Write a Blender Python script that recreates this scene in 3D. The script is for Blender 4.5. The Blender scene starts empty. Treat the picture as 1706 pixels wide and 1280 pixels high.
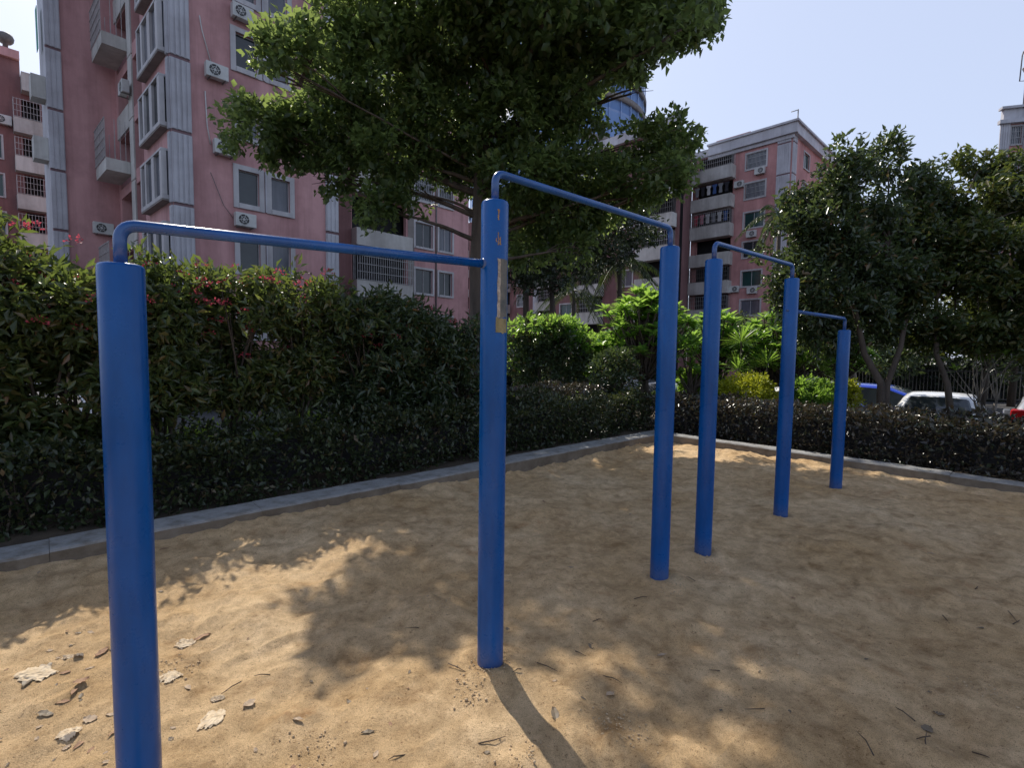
import bpy, math, random
import numpy as np
from mathutils import Vector, Matrix, noise as mnoise

rng = np.random.default_rng(7)
random.seed(7)
SC = bpy.context.scene
COL = SC.collection
R = math.radians

# ------------------------------------------------------------------ camera
CAM_H = 1.6
FPX, PITCH, ROLL = 840.0, R(3.75), 0.013
cam_rot = Matrix.Rotation(math.pi / 2 - PITCH, 3, 'X') @ Matrix.Rotation(ROLL, 3, 'Z')
cd = bpy.data.cameras.new('camera'); cam = bpy.data.objects.new('camera', cd); COL.objects.link(cam)
cam.matrix_world = Matrix.Translation((0, 0, CAM_H)) @ cam_rot.to_4x4()
cd.sensor_width = 36.0; cd.lens = 36.0 * FPX / 1706.0
cd.clip_start = 0.05; cd.clip_end = 3000
SC.camera = cam

def ray(px, py):
    return cam_rot @ Vector(((px - 853) / FPX, -(py - 640) / FPX, -1))
def at(px, py, Y):
    d = ray(px, py); t = Y / d.y
    return Vector((d.x * t, Y, CAM_H + d.z * t))
def gnd(px, py, z=0.0):
    d = ray(px, py); t = (z - CAM_H) / d.z
    return Vector((d.x * t, d.y * t, z))

# ------------------------------------------------------------------ materials
def nmat(name):
    m = bpy.data.materials.new(name); m.use_nodes = True
    nt = m.node_tree; nt.nodes.clear()
    out = nt.nodes.new('ShaderNodeOutputMaterial')
    return m, nt, out
def N(nt, t, **kw):
    n = nt.nodes.new(t)
    for k, v in kw.items():
        if k.startswith('i_'): n.inputs[k[2:].replace('_', ' ')].default_value = v
        else: setattr(n, k, v)
    return n
def ramp(nt, src, stops):
    r = nt.nodes.new('ShaderNodeValToRGB')
    el = r.color_ramp.elements
    while len(el) > len(stops): el.remove(el[-1])
    while len(el) < len(stops): el.new(0.5)
    for e, (p, c) in zip(el, stops):
        e.position = p; e.color = (*c, 1) if len(c) == 3 else c
    nt.links.new(src, r.inputs[0]); return r
def noise_tex(nt, co, scale, detail=4, rough=0.6, sc3=None):
    if sc3:
        mp = N(nt, 'ShaderNodeMapping'); mp.inputs['Scale'].default_value = sc3
        nt.links.new(co, mp.inputs[0]); co = mp.outputs[0]
    n = N(nt, 'ShaderNodeTexNoise'); n.inputs['Scale'].default_value = scale
    n.inputs['Detail'].default_value = detail; n.inputs['Roughness'].default_value = rough
    nt.links.new(co, n.inputs['Vector']); return n.outputs[0]

def surf(name, c1, c2, scale=3.0, rough=0.7, bump=0.0, bscale=60, metal=0.0, streak=False, spec=0.5, coat=0, stops=(0.3, 0.7)):
    m, nt, out = nmat(name)
    tc = N(nt, 'ShaderNodeTexCoord').outputs['Object']
    f = noise_tex(nt, tc, scale, 6, 0.65, (1, 1, 0.18) if streak else None)
    cr = ramp(nt, f, [(stops[0], c1), (stops[1], c2)])
    if streak:
        d1 = ramp(nt, noise_tex(nt, tc, 2.6, 5, .7, (1, 1, .045)), [(0.34, (.68, .66, .66)), (0.5, (1, 1, 1))])
        d2 = ramp(nt, noise_tex(nt, tc, .55, 4, .7), [(0.35, (.82, .80, .80)), (0.6, (1.04, 1.04, 1.04))])
        m1 = N(nt, 'ShaderNodeMixRGB', blend_type='MULTIPLY'); m1.inputs[0].default_value = .42; nt.links.new(cr.outputs[0], m1.inputs[1]); nt.links.new(d1.outputs[0], m1.inputs[2])
        m2 = N(nt, 'ShaderNodeMixRGB', blend_type='MULTIPLY'); m2.inputs[0].default_value = 1; nt.links.new(m1.outputs[0], m2.inputs[1]); nt.links.new(d2.outputs[0], m2.inputs[2]); cr = m2
    p = N(nt, 'ShaderNodeBsdfPrincipled')
    nt.links.new(cr.outputs[0], p.inputs['Base Color'])
    p.inputs['Roughness'].default_value = rough; p.inputs['Metallic'].default_value = metal
    p.inputs['Specular IOR Level'].default_value = spec; p.inputs['Coat Weight'].default_value = coat
    if bump:
        b = N(nt, 'ShaderNodeBump'); b.inputs['Strength'].default_value = bump; b.inputs['Distance'].default_value = 0.01
        nt.links.new(noise_tex(nt, tc, bscale, 5), b.inputs['Height']); nt.links.new(b.outputs[0], p.inputs['Normal'])
    nt.links.new(p.outputs[0], out.inputs[0]); return m

def leafmat(name, stops, trans=(0.25, 0.42, 0.04), tw=0.35, rough=0.38, spec=0.5):
    m, nt, out = nmat(name)
    g = N(nt, 'ShaderNodeNewGeometry')
    cr = ramp(nt, g.outputs['Random Per Island'], stops)
    p = N(nt, 'ShaderNodeBsdfPrincipled'); nt.links.new(cr.outputs[0], p.inputs['Base Color'])
    p.inputs['Roughness'].default_value = rough; p.inputs['Specular IOR Level'].default_value = spec
    t = N(nt, 'ShaderNodeBsdfTranslucent')
    mx0 = N(nt, 'ShaderNodeMixRGB', blend_type='MIX'); mx0.inputs[0].default_value = 0.65
    nt.links.new(cr.outputs[0], mx0.inputs[1]); mx0.inputs[2].default_value = (*trans, 1)
    nt.links.new(mx0.outputs[0], t.inputs[0])
    mx = N(nt, 'ShaderNodeMixShader'); mx.inputs[0].default_value = tw
    nt.links.new(p.outputs[0], mx.inputs[1]); nt.links.new(t.outputs[0], mx.inputs[2])
    nt.links.new(mx.outputs[0], out.inputs[0]); return m

M = {}
M['pink'] = surf('pink_paint', (0.36, 0.18, 0.18), (0.58, 0.325, 0.32), 0.9, 0.85, 0.15, 40, streak=True, stops=(0.22, 0.6))
M['pink2'] = surf('pink_paint_dark', (0.36, 0.165, 0.16), (0.58, 0.30, 0.285), 0.8, 0.85, streak=True, stops=(0.22, 0.65))
M['pink_shadow'] = surf('shaded_pink_paint', (0.18, 0.09, 0.09), (0.27, 0.135, 0.13), 0.8, 0.85, streak=True)  # the pink paint again, darkened in its colour to stand for shade
M['pilaster'] = surf('white_tile', (0.42, 0.42, 0.45), (0.56, 0.56, 0.60), 0.7, 0.6, streak=True)
M['trim'] = surf('white_trim', (0.40, 0.39, 0.40), (0.55, 0.54, 0.55), 1.2, 0.6, streak=True)
M['parapet'] = surf('stained_white', (0.40, 0.39, 0.36), (0.62, 0.61, 0.58), 0.9, 0.75, streak=True)
M['band'] = surf('dark_band', (0.16, 0.10, 0.11), (0.2, 0.12, 0.13), 1, 0.8)
M['soffit'] = surf('soffit', (0.16, 0.14, 0.13), (0.28, 0.25, 0.23), 1.5, 0.85)
M['room'] = surf('dark_interior', (0.012, 0.012, 0.014), (0.03, 0.03, 0.032), 1.2, 0.9)  # near-black colour stands for the shade inside rooms and hedges
M['glass_dark'] = surf('dark_glass', (0.010, 0.014, 0.018), (0.03, 0.04, 0.045), 0.8, 0.12, spec=0.6)
M['glass_teal'] = surf('teal_glass', (0.012, 0.04, 0.04), (0.02, 0.07, 0.065), 0.8, 0.12, spec=0.6)
M['glass_curtain'] = surf('curtained_glass', (0.05, 0.06, 0.08), (0.16, 0.17, 0.20), 1.3, 0.15, streak=True, spec=0.6)
M['bars'] = surf('galvanised_bars', (0.30, 0.30, 0.30), (0.5, 0.5, 0.5), 4, 0.5, metal=0.2)
M['bars_dark'] = surf('aged_bars', (0.10, 0.10, 0.10), (0.2, 0.19, 0.18), 4, 0.6)
M['acwhite'] = surf('aircon_white', (0.45, 0.46, 0.45), (0.62, 0.62, 0.60), 2, 0.55)
M['acdark'] = surf('fan_dark', (0.02, 0.02, 0.022), (0.06, 0.06, 0.06), 8, 0.6)
M['concrete'] = surf('kerb_concrete', (0.15, 0.145, 0.135), (0.27, 0.26, 0.24), 5, 0.85, 0.8, 45)
def kerbmat():
    m, nt, out = nmat('stained_kerb_concrete')
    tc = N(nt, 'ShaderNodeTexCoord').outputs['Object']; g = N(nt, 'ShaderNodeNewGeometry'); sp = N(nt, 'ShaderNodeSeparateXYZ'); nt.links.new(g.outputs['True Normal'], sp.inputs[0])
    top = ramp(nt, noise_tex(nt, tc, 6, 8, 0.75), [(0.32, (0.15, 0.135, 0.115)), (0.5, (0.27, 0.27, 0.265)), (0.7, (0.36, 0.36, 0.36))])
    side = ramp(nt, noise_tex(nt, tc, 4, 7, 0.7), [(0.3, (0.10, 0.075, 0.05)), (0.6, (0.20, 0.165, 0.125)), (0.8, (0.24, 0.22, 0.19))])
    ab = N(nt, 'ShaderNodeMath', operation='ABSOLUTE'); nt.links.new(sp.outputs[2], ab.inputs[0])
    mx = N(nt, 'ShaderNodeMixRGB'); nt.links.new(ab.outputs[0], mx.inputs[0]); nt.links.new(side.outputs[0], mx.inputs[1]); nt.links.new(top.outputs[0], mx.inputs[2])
    p = N(nt, 'ShaderNodeBsdfPrincipled'); nt.links.new(mx.outputs[0], p.inputs['Base Color']); p.inputs['Roughness'].default_value = .85
    b = N(nt, 'ShaderNodeBump'); b.inputs['Strength'].default_value = .7; b.inputs['Distance'].default_value = .008
    nt.links.new(noise_tex(nt, tc, 40, 6, .7), b.inputs['Height']); nt.links.new(b.outputs[0], p.inputs['Normal']); nt.links.new(p.outputs[0], out.inputs[0]); return m
M['concrete'] = kerbmat()
M['soil'] = surf('soil', (0.045, 0.035, 0.025), (0.10, 0.075, 0.05), 6, 0.95, 0.9, 30)
M['asphalt'] = surf('asphalt', (0.045, 0.045, 0.048), (0.075, 0.075, 0.075), 2, 0.9, 0.4, 80)
M['bark'] = surf('bark', (0.045, 0.035, 0.028), (0.12, 0.095, 0.075), 7, 0.9, 1.0, 30, streak=True)
M['bark_pale'] = surf('pale_bark', (0.14, 0.12, 0.10), (0.25, 0.22, 0.19), 7, 0.85, 0.6, 30)
M['roofgrey'] = surf('roof_grey', (0.22, 0.22, 0.21), (0.38, 0.38, 0.36), 2, 0.8)
M['net'] = surf('green_net', (0.02, 0.22, 0.17), (0.05, 0.35, 0.27), 3, 0.7)
M['red_plastic'] = surf('red_lamp', (0.45, 0.01, 0.012), (0.6, 0.02, 0.02), 3, 0.15)
M['tyre'] = surf('tyre_rubber', (0.012, 0.012, 0.012), (0.025, 0.025, 0.025), 9, 0.85)
M['rim'] = surf('alloy', (0.4, 0.4, 0.41), (0.5, 0.5, 0.5), 3, 0.3, metal=0.8)
M['carwhite'] = surf('white_car_paint', (0.72, 0.73, 0.75), (0.80, 0.81, 0.82), 1, 0.3, coat=0.6)
M['carsilver'] = surf('silver_car_paint', (0.35, 0.36, 0.38), (0.42, 0.43, 0.45), 1, 0.3, metal=0.4, coat=0.6)
M['carblue'] = surf('blue_car_paint', (0.012, 0.045, 0.42), (0.016, 0.06, 0.5), 1, 0.25, coat=0.8)
M['carblack'] = surf('black_car_paint', (0.012, 0.012, 0.014), (0.02, 0.02, 0.022), 1, 0.2, coat=0.8)
M['carglass'] = surf('car_glass', (0.02, 0.025, 0.03), (0.05, 0.06, 0.07), 1, 0.06, spec=0.9)

# post paint: blue enamel, scuffed, a little darker low down
def paint(spec=.35, lo=.22, hi=.42, chips=.475):
    m, nt, out = nmat('blue_enamel')
    tc = N(nt, 'ShaderNodeTexCoord').outputs['Object']
    a = noise_tex(nt, tc, 4, 6, 0.7, (1, 1, 0.25))
    cr = ramp(nt, a, [(0.3, (0.001, 0.050, 0.20)), (0.55, (0.001, 0.078, 0.30)), (0.75, (0.003, 0.10, 0.36))])
    ch = noise_tex(nt, tc, 38, 3, 0.5)
    big = noise_tex(nt, tc, 3.1, 2, 0.5)
    mul = N(nt, 'ShaderNodeMath', operation='MULTIPLY'); nt.links.new(ch, mul.inputs[0]); nt.links.new(big, mul.inputs[1])
    chip = ramp(nt, mul.outputs[0], [(chips, (0, 0, 0)), (chips + .008, (1, 1, 1))])
    mx = N(nt, 'ShaderNodeMixRGB'); nt.links.new(chip.outputs[0], mx.inputs[0]); nt.links.new(cr.outputs[0], mx.inputs[1]); mx.inputs[2].default_value = (0.16, 0.15, 0.13, 1)
    # sandy dust low on the post
    sp = N(nt, 'ShaderNodeSeparateXYZ'); nt.links.new(tc, sp.inputs[0])
    dz = N(nt, 'ShaderNodeMapRange'); dz.inputs[1].default_value = 0.0; dz.inputs[2].default_value = 0.16; dz.inputs[3].default_value = 0.55; dz.inputs[4].default_value = 0.0
    nt.links.new(sp.outputs[2], dz.inputs[0])
    dm = N(nt, 'ShaderNodeMath', operation='MULTIPLY'); nt.links.new(dz.outputs[0], dm.inputs[0]); nt.links.new(noise_tex(nt, tc, 25, 4), dm.inputs[1])
    mx2 = N(nt, 'ShaderNodeMixRGB'); nt.links.new(dm.outputs[0], mx2.inputs[0]); nt.links.new(mx.outputs[0], mx2.inputs[1]); mx2.inputs[2].default_value = (0.2, 0.16, 0.11, 1)
    p = N(nt, 'ShaderNodeBsdfPrincipled'); nt.links.new(mx2.outputs[0], p.inputs['Base Color'])
    rr = ramp(nt, noise_tex(nt, tc, 14, 5), [(0.3, (lo,) * 3), (0.7, (hi,) * 3)]); nt.links.new(rr.outputs[0], p.inputs['Roughness']); p.inputs['Specular IOR Level'].default_value = spec
    b = N(nt, 'ShaderNodeBump'); b.inputs['Strength'].default_value = 0.18; b.inputs['Distance'].default_value = 0.004
    nt.links.new(noise_tex(nt, tc, 22, 4), b.inputs['Height']); nt.links.new(b.outputs[0], p.inputs['Normal'])
    nt.links.new(p.outputs[0], out.inputs[0]); return m
M['blue'] = paint(); M['blue_bar'] = paint(.6, .22, .32, .42)
M['residue_pale'] = surf('sticker_residue_pale', (0.20, 0.15, 0.11), (0.55, 0.50, 0.44), 38, 0.8, 0.6, 90)
M['residue_grey'] = surf('sticker_residue_grey', (0.07, 0.08, 0.085), (0.19, 0.18, 0.15), 16, 0.8, 0.4, 90)
M['residue_yellow'] = surf('sticker_residue_yellow', (0.16, 0.13, 0.055), (0.33, 0.28, 0.15), 30, 0.8, 0.4, 90)
M['rust'] = surf('rust', (0.28, 0.14, 0.05), (0.42, 0.27, 0.12), 30, 0.85)

def sandmat():
    m, nt, out = nmat('sand')
    tc = N(nt, 'ShaderNodeTexCoord').outputs['Object']
    big = noise_tex(nt, tc, 0.9, 5, 0.6)
    cr = ramp(nt, big, [(0.30, (0.60, 0.41, 0.215)), (0.5, (0.69, 0.50, 0.295)), (0.68, (0.80, 0.61, 0.39))])
    mid = noise_tex(nt, tc, 9, 6, 0.7)
    r2 = ramp(nt, mid, [(0.35, (0.72, 0.68, 0.62)), (0.6, (1.06, 1.04, 1.0))])
    mx = N(nt, 'ShaderNodeMixRGB', blend_type='MULTIPLY'); mx.inputs[0].default_value = 1
    nt.links.new(cr.outputs[0], mx.inputs[1]); nt.links.new(r2.outputs[0], mx.inputs[2])
    gr = noise_tex(nt, tc, 260, 2, 0.7)
    r3 = ramp(nt, gr, [(0.33, (0.55, 0.5, 0.46)), (0.47, (1, 1, 1)), (0.62, (1.0, 1.0, 1.0)), (0.72, (1.35, 1.32, 1.3))])
    mx2 = N(nt, 'ShaderNodeMixRGB', blend_type='MULTIPLY'); mx2.inputs[0].default_value = 1.0
    nt.links.new(mx.outputs[0], mx2.inputs[1]); nt.links.new(r3.outputs[0], mx2.inputs[2])
    # orange clay patches
    cl = ramp(nt, noise_tex(nt, tc, 1.7, 5, 0.72), [(0.60, (0, 0, 0)), (0.72, (0.6, 0.6, 0.6))])
    mx3 = N(nt, 'ShaderNodeMixRGB'); nt.links.new(cl.outputs[0], mx3.inputs[0]); nt.links.new(mx2.outputs[0], mx3.inputs[1]); mx3.inputs[2].default_value = (0.36, 0.175, 0.07, 1)
    # sparse dark debris specks
    v = N(nt, 'ShaderNodeTexVoronoi'); v.inputs['Scale'].default_value = 26; v.inputs['Randomness'].default_value = 1; nt.links.new(tc, v.inputs['Vector'])
    rs = ramp(nt, v.outputs['Distance'], [(0.06, (0.25, 0.2, 0.17)), (0.10, (1, 1, 1))])
    mx4 = N(nt, 'ShaderNodeMixRGB', blend_type='MULTIPLY'); mx4.inputs[0].default_value = 0.5
    nt.links.new(mx3.outputs[0], mx4.inputs[1]); nt.links.new(rs.outputs[0], mx4.inputs[2])
    # irregular crumbly specks and faint stains
    sk = ramp(nt, noise_tex(nt, tc, 55, 4, 0.75), [(0.33, (0.42, 0.36, 0.32)), (0.41, (1, 1, 1))])
    mx5 = N(nt, 'ShaderNodeMixRGB', blend_type='MULTIPLY'); mx5.inputs[0].default_value = 0.85
    nt.links.new(mx4.outputs[0], mx5.inputs[1]); nt.links.new(sk.outputs[0], mx5.inputs[2])
    st_ = ramp(nt, noise_tex(nt, tc, 3.2, 7, 0.75), [(0.34, (0.74, 0.69, 0.64)), (0.48, (1, 1, 1)), (0.7, (1.08, 1.08, 1.08))])
    mx6 = N(nt, 'ShaderNodeMixRGB', blend_type='MULTIPLY'); mx6.inputs[0].default_value = 1.0
    nt.links.new(mx5.outputs[0], mx6.inputs[1]); nt.links.new(st_.outputs[0], mx6.inputs[2]); mx4 = mx6
    p = N(nt, 'ShaderNodeBsdfPrincipled'); nt.links.new(mx4.outputs[0], p.inputs['Base Color'])
    p.inputs['Roughness'].default_value = 0.95; p.inputs['Specular IOR Level'].default_value = 0.2
    b1 = N(nt, 'ShaderNodeBump'); b1.inputs['Strength'].default_value = 1.0; b1.inputs['Distance'].default_value = 0.03
    nt.links.new(noise_tex(nt, tc, 14, 10, 0.78), b1.inputs['Height'])
    b2 = N(nt, 'ShaderNodeBump'); b2.inputs['Strength'].default_value = 0.9; b2.inputs['Distance'].default_value = 0.005
    nt.links.new(gr, b2.inputs['Height']); nt.links.new(b1.outputs[0], b2.inputs['Normal'])
    nt.links.new(b2.outputs[0], p.inputs['Normal'])
    nt.links.new(p.outputs[0], out.inputs[0]); return m
M['sand'] = sandmat()
M['crumb'] = surf('sand_crumb', (0.40, 0.29, 0.17), (0.58, 0.44, 0.28), 20, 0.95)
M['crust'] = surf('pale_crust', (0.50, 0.38, 0.24), (0.66, 0.54, 0.38), 22, 0.95, 0.05, 60, stops=(0.35, 0.6))
M['deadleaf'] = surf('dead_leaf', (0.20, 0.10, 0.055), (0.42, 0.27, 0.16), 14, 0.8, 0.08, 60)
M['deadleaf_grey'] = surf('dead_leaf_grey', (0.30, 0.215, 0.14), (0.48, 0.37, 0.26), 14, 0.8, 0.08, 60)
M['deadleaf_dark'] = surf('dead_leaf_dark', (0.10, 0.075, 0.045), (0.20, 0.15, 0.10), 14, 0.6, 0.08, 60)
M['twig'] = surf('twig', (0.05, 0.035, 0.025), (0.13, 0.09, 0.06), 20, 0.9)

GY = (0.20, 0.34, 0.03)
M['lf_tree'] = leafmat('tree_leaves', [(0, (0.028, 0.050, 0.024)), (0.5, (0.042, 0.072, 0.030)), (0.85, (0.070, 0.105, 0.04)), (1, (0.12, 0.15, 0.05))], (0.46, 0.60, 0.16), 0.48)
M['lf_right'] = leafmat('right_tree_leaves', [(0, (0.030, 0.050, 0.026)), (0.6, (0.046, 0.072, 0.034)), (0.93, (0.07, 0.10, 0.04)), (1, (0.15, 0.07, 0.03))], (0.20, 0.28, 0.07), 0.28, 0.30, 0.6)
M['lf_lychee'] = leafmat('bronze_green_leaves', [(0, (0.03, 0.055, 0.02)), (0.6, (0.055, 0.085, 0.028)), (1, (0.12, 0.10, 0.03))], (0.24, 0.30, 0.05), 0.3, 0.33)
M['lf_jat'] = leafmat('jatropha_leaves', [(0, (0.045, 0.055, 0.028)), (0.5, (0.062, 0.092, 0.036)), (0.85, (0.10, 0.13, 0.04)), (1, (0.17, 0.10, 0.05))], (0.30, 0.40, 0.07), 0.36, 0.33, 0.6)
M['lf_hedge'] = leafmat('hedge_leaves', [(0, (0.022, 0.032, 0.018)), (0.7, (0.042, 0.056, 0.028)), (1, (0.065, 0.08, 0.035))], (0.12, 0.18, 0.04), 0.2, 0.3)
M['lf_low'] = leafmat('low_hedge_leaves', [(0, (0.020, 0.030, 0.015)), (0.6, (0.038, 0.055, 0.025)), (0.92, (0.062, 0.082, 0.03)), (1, (0.13, 0.09, 0.05))], (0.16, 0.19, 0.05), 0.22, 0.33)
M['lf_purple'] = leafmat('purple_hedge_leaves', [(0, (0.022, 0.019, 0.016)), (0.40, (0.040, 0.032, 0.026)), (0.7, (0.036, 0.050, 0.026)), (1, (0.09, 0.07, 0.05))], (0.16, 0.12, 0.06), 0.2, 0.28, 0.6)
M['lf_round'] = leafmat('round_bush_leaves', [(0, (0.03, 0.07, 0.018)), (0.6, (0.055, 0.12, 0.025)), (1, (0.12, 0.22, 0.04))], (0.50, 0.80, 0.10), 0.5)
M['lf_fran'] = leafmat('frangipani_leaves', [(0, (0.05, 0.13, 0.025)), (0.6, (0.09, 0.21, 0.04)), (1, (0.15, 0.29, 0.05))], (0.50, 0.76, 0.12), 0.56, 0.35, 0.6)
M['lf_yellow'] = leafmat('golden_leaves', [(0, (0.15, 0.20, 0.012)), (0.5, (0.28, 0.32, 0.018)), (1, (0.42, 0.42, 0.03))], (0.60, 0.62, 0.05), 0.42)
M['lf_palm'] = leafmat('palm_leaves', [(0, (0.018, 0.032, 0.012)), (1, (0.05, 0.075, 0.025))], (0.12, 0.18, 0.03), 0.25, 0.35, 0.6)
M['lf_cover'] = leafmat('ground_cover_leaves', [(0, (0.05, 0.10, 0.02)), (1, (0.16, 0.22, 0.03))], (0.32, 0.48, 0.05), 0.42)
M['petal'] = leafmat('red_petals', [(0, (0.32, 0.02, 0.05)), (1, (0.50, 0.08, 0.12))], (0.66, 0.12, 0.17), 0.4, 0.5)

# ------------------------------------------------------------------ object helpers
def obj(name, me, m=None, parent=None):
    o = bpy.data.objects.new(name, me)
    if m is not None: me.materials.append(m)
    COL.objects.link(o)
    if parent is not None: o.parent = parent
    return o
def tag(o, label=None, cat=None, group=None, kind=None):
    if label: o['label'] = label
    if cat: o['category'] = cat
    if group: o['group'] = group
    if kind: o['kind'] = kind
    return o
def thing(name, label, cat, loc=(0, 0, 0), rz=0.0, group=None):
    o = bpy.data.objects.new(name, None); o.empty_display_size = 0.2; COL.objects.link(o)
    o.location = loc; o.rotation_euler = (0, 0, rz)
    return tag(o, label, cat, group)
def dup(root, loc, rz, label=None, scale=None):
    r = root.copy(); COL.objects.link(r); r.location = loc; r.rotation_euler = (0, 0, rz)
    if label: r['label'] = label
    if scale: r.scale = (scale,) * 3 if isinstance(scale, (int, float)) else scale
    for ch in list(root.children):
        c = ch.copy(); COL.objects.link(c); c.parent = r
        for g in ch.children:
            d = g.copy(); COL.objects.link(d); d.parent = c
    return r
def mesh_np(name, V, F, smooth=False):
    """V (n,3), F (m,k) uniform face size"""
    V = np.asarray(V, dtype=np.float32); F = np.asarray(F, dtype=np.int32)
    me = bpy.data.meshes.new(name)
    me.vertices.add(len(V)); me.vertices.foreach_set('co', V.ravel())
    k = F.shape[1]
    me.loops.add(F.size); me.loops.foreach_set('vertex_index', F.ravel())
    me.polygons.add(len(F)); me.polygons.foreach_set('loop_start', np.arange(0, F.size, k, dtype=np.int32))
    me.polygons.foreach_set('loop_total', np.full(len(F), k, dtype=np.int32))
    if smooth: me.polygons.foreach_set('use_smooth', np.ones(len(F), dtype=bool))
    me.update(calc_edges=True); return me

class MB:
    """collects quads/boxes/tubes into ONE mesh; origin is subtracted"""
    def __init__(s, origin=(0, 0, 0)): s.v = []; s.f = []; s.sm = []; s.o = Vector(origin)
    def face(s, pts, smooth=False):
        i = len(s.v); s.v += [Vector(p) - s.o for p in pts]; s.f.append(tuple(range(i, i + len(pts)))); s.sm.append(smooth)
    def hexa(s, p):      # 8 corners: bottom 4 ccw, top 4
        i = len(s.v); s.v += [Vector(q) - s.o for q in p]
        for f in ((0, 3, 2, 1), (4, 5, 6, 7), (0, 1, 5, 4), (1, 2, 6, 5), (2, 3, 7, 6), (3, 0, 4, 7)):
            s.f.append(tuple(i + k for k in f)); s.sm.append(False)
    def box(s, x0, x1, y0, y1, z0, z1):
        s.hexa([(x0, y0, z0), (x1, y0, z0), (x1, y1, z0), (x0, y1, z0), (x0, y0, z1), (x1, y0, z1), (x1, y1, z1), (x0, y1, z1)])
    def fbox(s, F, u0, u1, w0, w1, z0, z1):
        s.hexa([F(u0, w0, z0), F(u1, w0, z0), F(u1, w1, z0), F(u0, w1, z0), F(u0, w0, z1), F(u1, w0, z1), F(u1, w1, z1), F(u0, w1, z1)])
    def tube(s, pts, rad, n=10, cap=True):
        pts = [Vector(p) for p in pts]
        if not hasattr(rad, '__len__'): rad = [rad] * len(pts)
        rings = []; ref = None
        for k, p in enumerate(pts):
            d = (pts[min(k + 1, len(pts) - 1)] - pts[max(k - 1, 0)]).normalized()
            if ref is None:
                ref = d.orthogonal().normalized()
            ref = (ref - d * ref.dot(d)).normalized(); b = d.cross(ref)
            i = len(s.v)
            for j in range(n):
                a = 2 * math.pi * j / n
                s.v.append(p + (ref * math.cos(a) + b * math.sin(a)) * rad[k] - s.o)
            rings.append(i)
        for a, b in zip(rings, rings[1:]):
            for j in range(n):
                s.f.append((a + j, a + (j + 1) % n, b + (j + 1) % n, b + j)); s.sm.append(True)
        if cap:
            s.f.append(tuple(rings[0] + j for j in reversed(range(n)))); s.sm.append(False)
            s.f.append(tuple(rings[-1] + j for j in range(n))); s.sm.append(False)
    def build(s, name, m, parent=None):
        me = bpy.data.meshes.new(name); me.from_pydata([tuple(v) for v in s.v], [], s.f)
        me.polygons.foreach_set('use_smooth', s.sm); me.update()
        return obj(name, me, m, parent)

# ------------------------------------------------------------------ light
SUN_AZ = math.atan2(-0.486, 0.874)      # from +Y, towards +X
SUN_EL = R(49)
sdir = Vector((math.sin(SUN_AZ) * math.cos(SUN_EL), math.cos(SUN_AZ) * math.cos(SUN_EL), math.sin(SUN_EL)))
ld = bpy.data.lights.new('sun', 'SUN'); ld.energy = 5.0; ld.angle = R(0.55); ld.color = (1.0, 0.93, 0.82)
sun = bpy.data.objects.new('sun', ld); COL.objects.link(sun)
sun.rotation_euler = (-sdir).to_track_quat('-Z', 'Y').to_euler(); sun.location = sdir * 50
w = bpy.data.worlds.new('World'); SC.world = w; w.use_nodes = True
wn = w.node_tree; bg = wn.nodes['Background']
sky = wn.nodes.new('ShaderNodeTexSky'); sky.sky_type = 'NISHITA'; sky.sun_disc = False
sky.sun_elevation = SUN_EL; sky.sun_rotation = SUN_AZ; sky.air_density = 1.0; sky.dust_density = 2.2; sky.ozone_density = 1.6; sky.altitude = 30
# pale veil added to the lower sky, thinned overhead to cut ambient light
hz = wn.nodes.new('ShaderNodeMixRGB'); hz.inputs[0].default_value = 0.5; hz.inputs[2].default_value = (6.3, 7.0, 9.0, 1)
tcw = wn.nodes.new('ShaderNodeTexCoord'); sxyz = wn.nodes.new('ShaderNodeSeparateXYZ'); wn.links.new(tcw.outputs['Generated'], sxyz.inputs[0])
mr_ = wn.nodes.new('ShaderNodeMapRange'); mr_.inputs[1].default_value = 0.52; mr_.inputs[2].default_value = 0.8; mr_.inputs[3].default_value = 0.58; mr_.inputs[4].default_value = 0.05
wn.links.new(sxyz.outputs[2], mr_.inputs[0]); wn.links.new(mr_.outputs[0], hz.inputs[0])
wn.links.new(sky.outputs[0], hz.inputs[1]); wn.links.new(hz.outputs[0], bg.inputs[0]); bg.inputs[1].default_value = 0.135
SC.view_settings.view_transform = 'Standard'; SC.view_settings.look = 'None'; SC.view_settings.exposure = 0
SC.render.engine = 'CYCLES'
SC.cycles.max_bounces = 6; SC.cycles.transparent_max_bounces = 4

# ------------------------------------------------------------------ ground, sand pit, kerbs, beds
K = Vector((2.72, 9.02, 0))
dA = Vector((-0.732, -0.681, 0)).normalized()     # along the left kerb, from the corner to the camera side
dB = Vector((dA.y * -1, dA.x, 0)); dB = Vector((0.681, -0.732, 0))
nA = Vector((-0.681, 0.732, 0))                   # out of the pit across the left kerb
nB = Vector((0.732, 0.681, 0))                    # out of the pit across the right kerb
def PA(u, v, z=0.0): return K + dA * u + nA * v + Vector((0, 0, z))     # beside the left kerb
def PB(u, v, z=0.0): return K + dB * u + nB * v + Vector((0, 0, z))     # beside the right kerb
ROAD = -0.75

g = MB(); g.face([(-900, -900, ROAD), (900, -900, ROAD), (900, 1500, ROAD), (-900, 1500, ROAD)])
tag(g.build('road', M['asphalt']), kind='structure')

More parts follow.
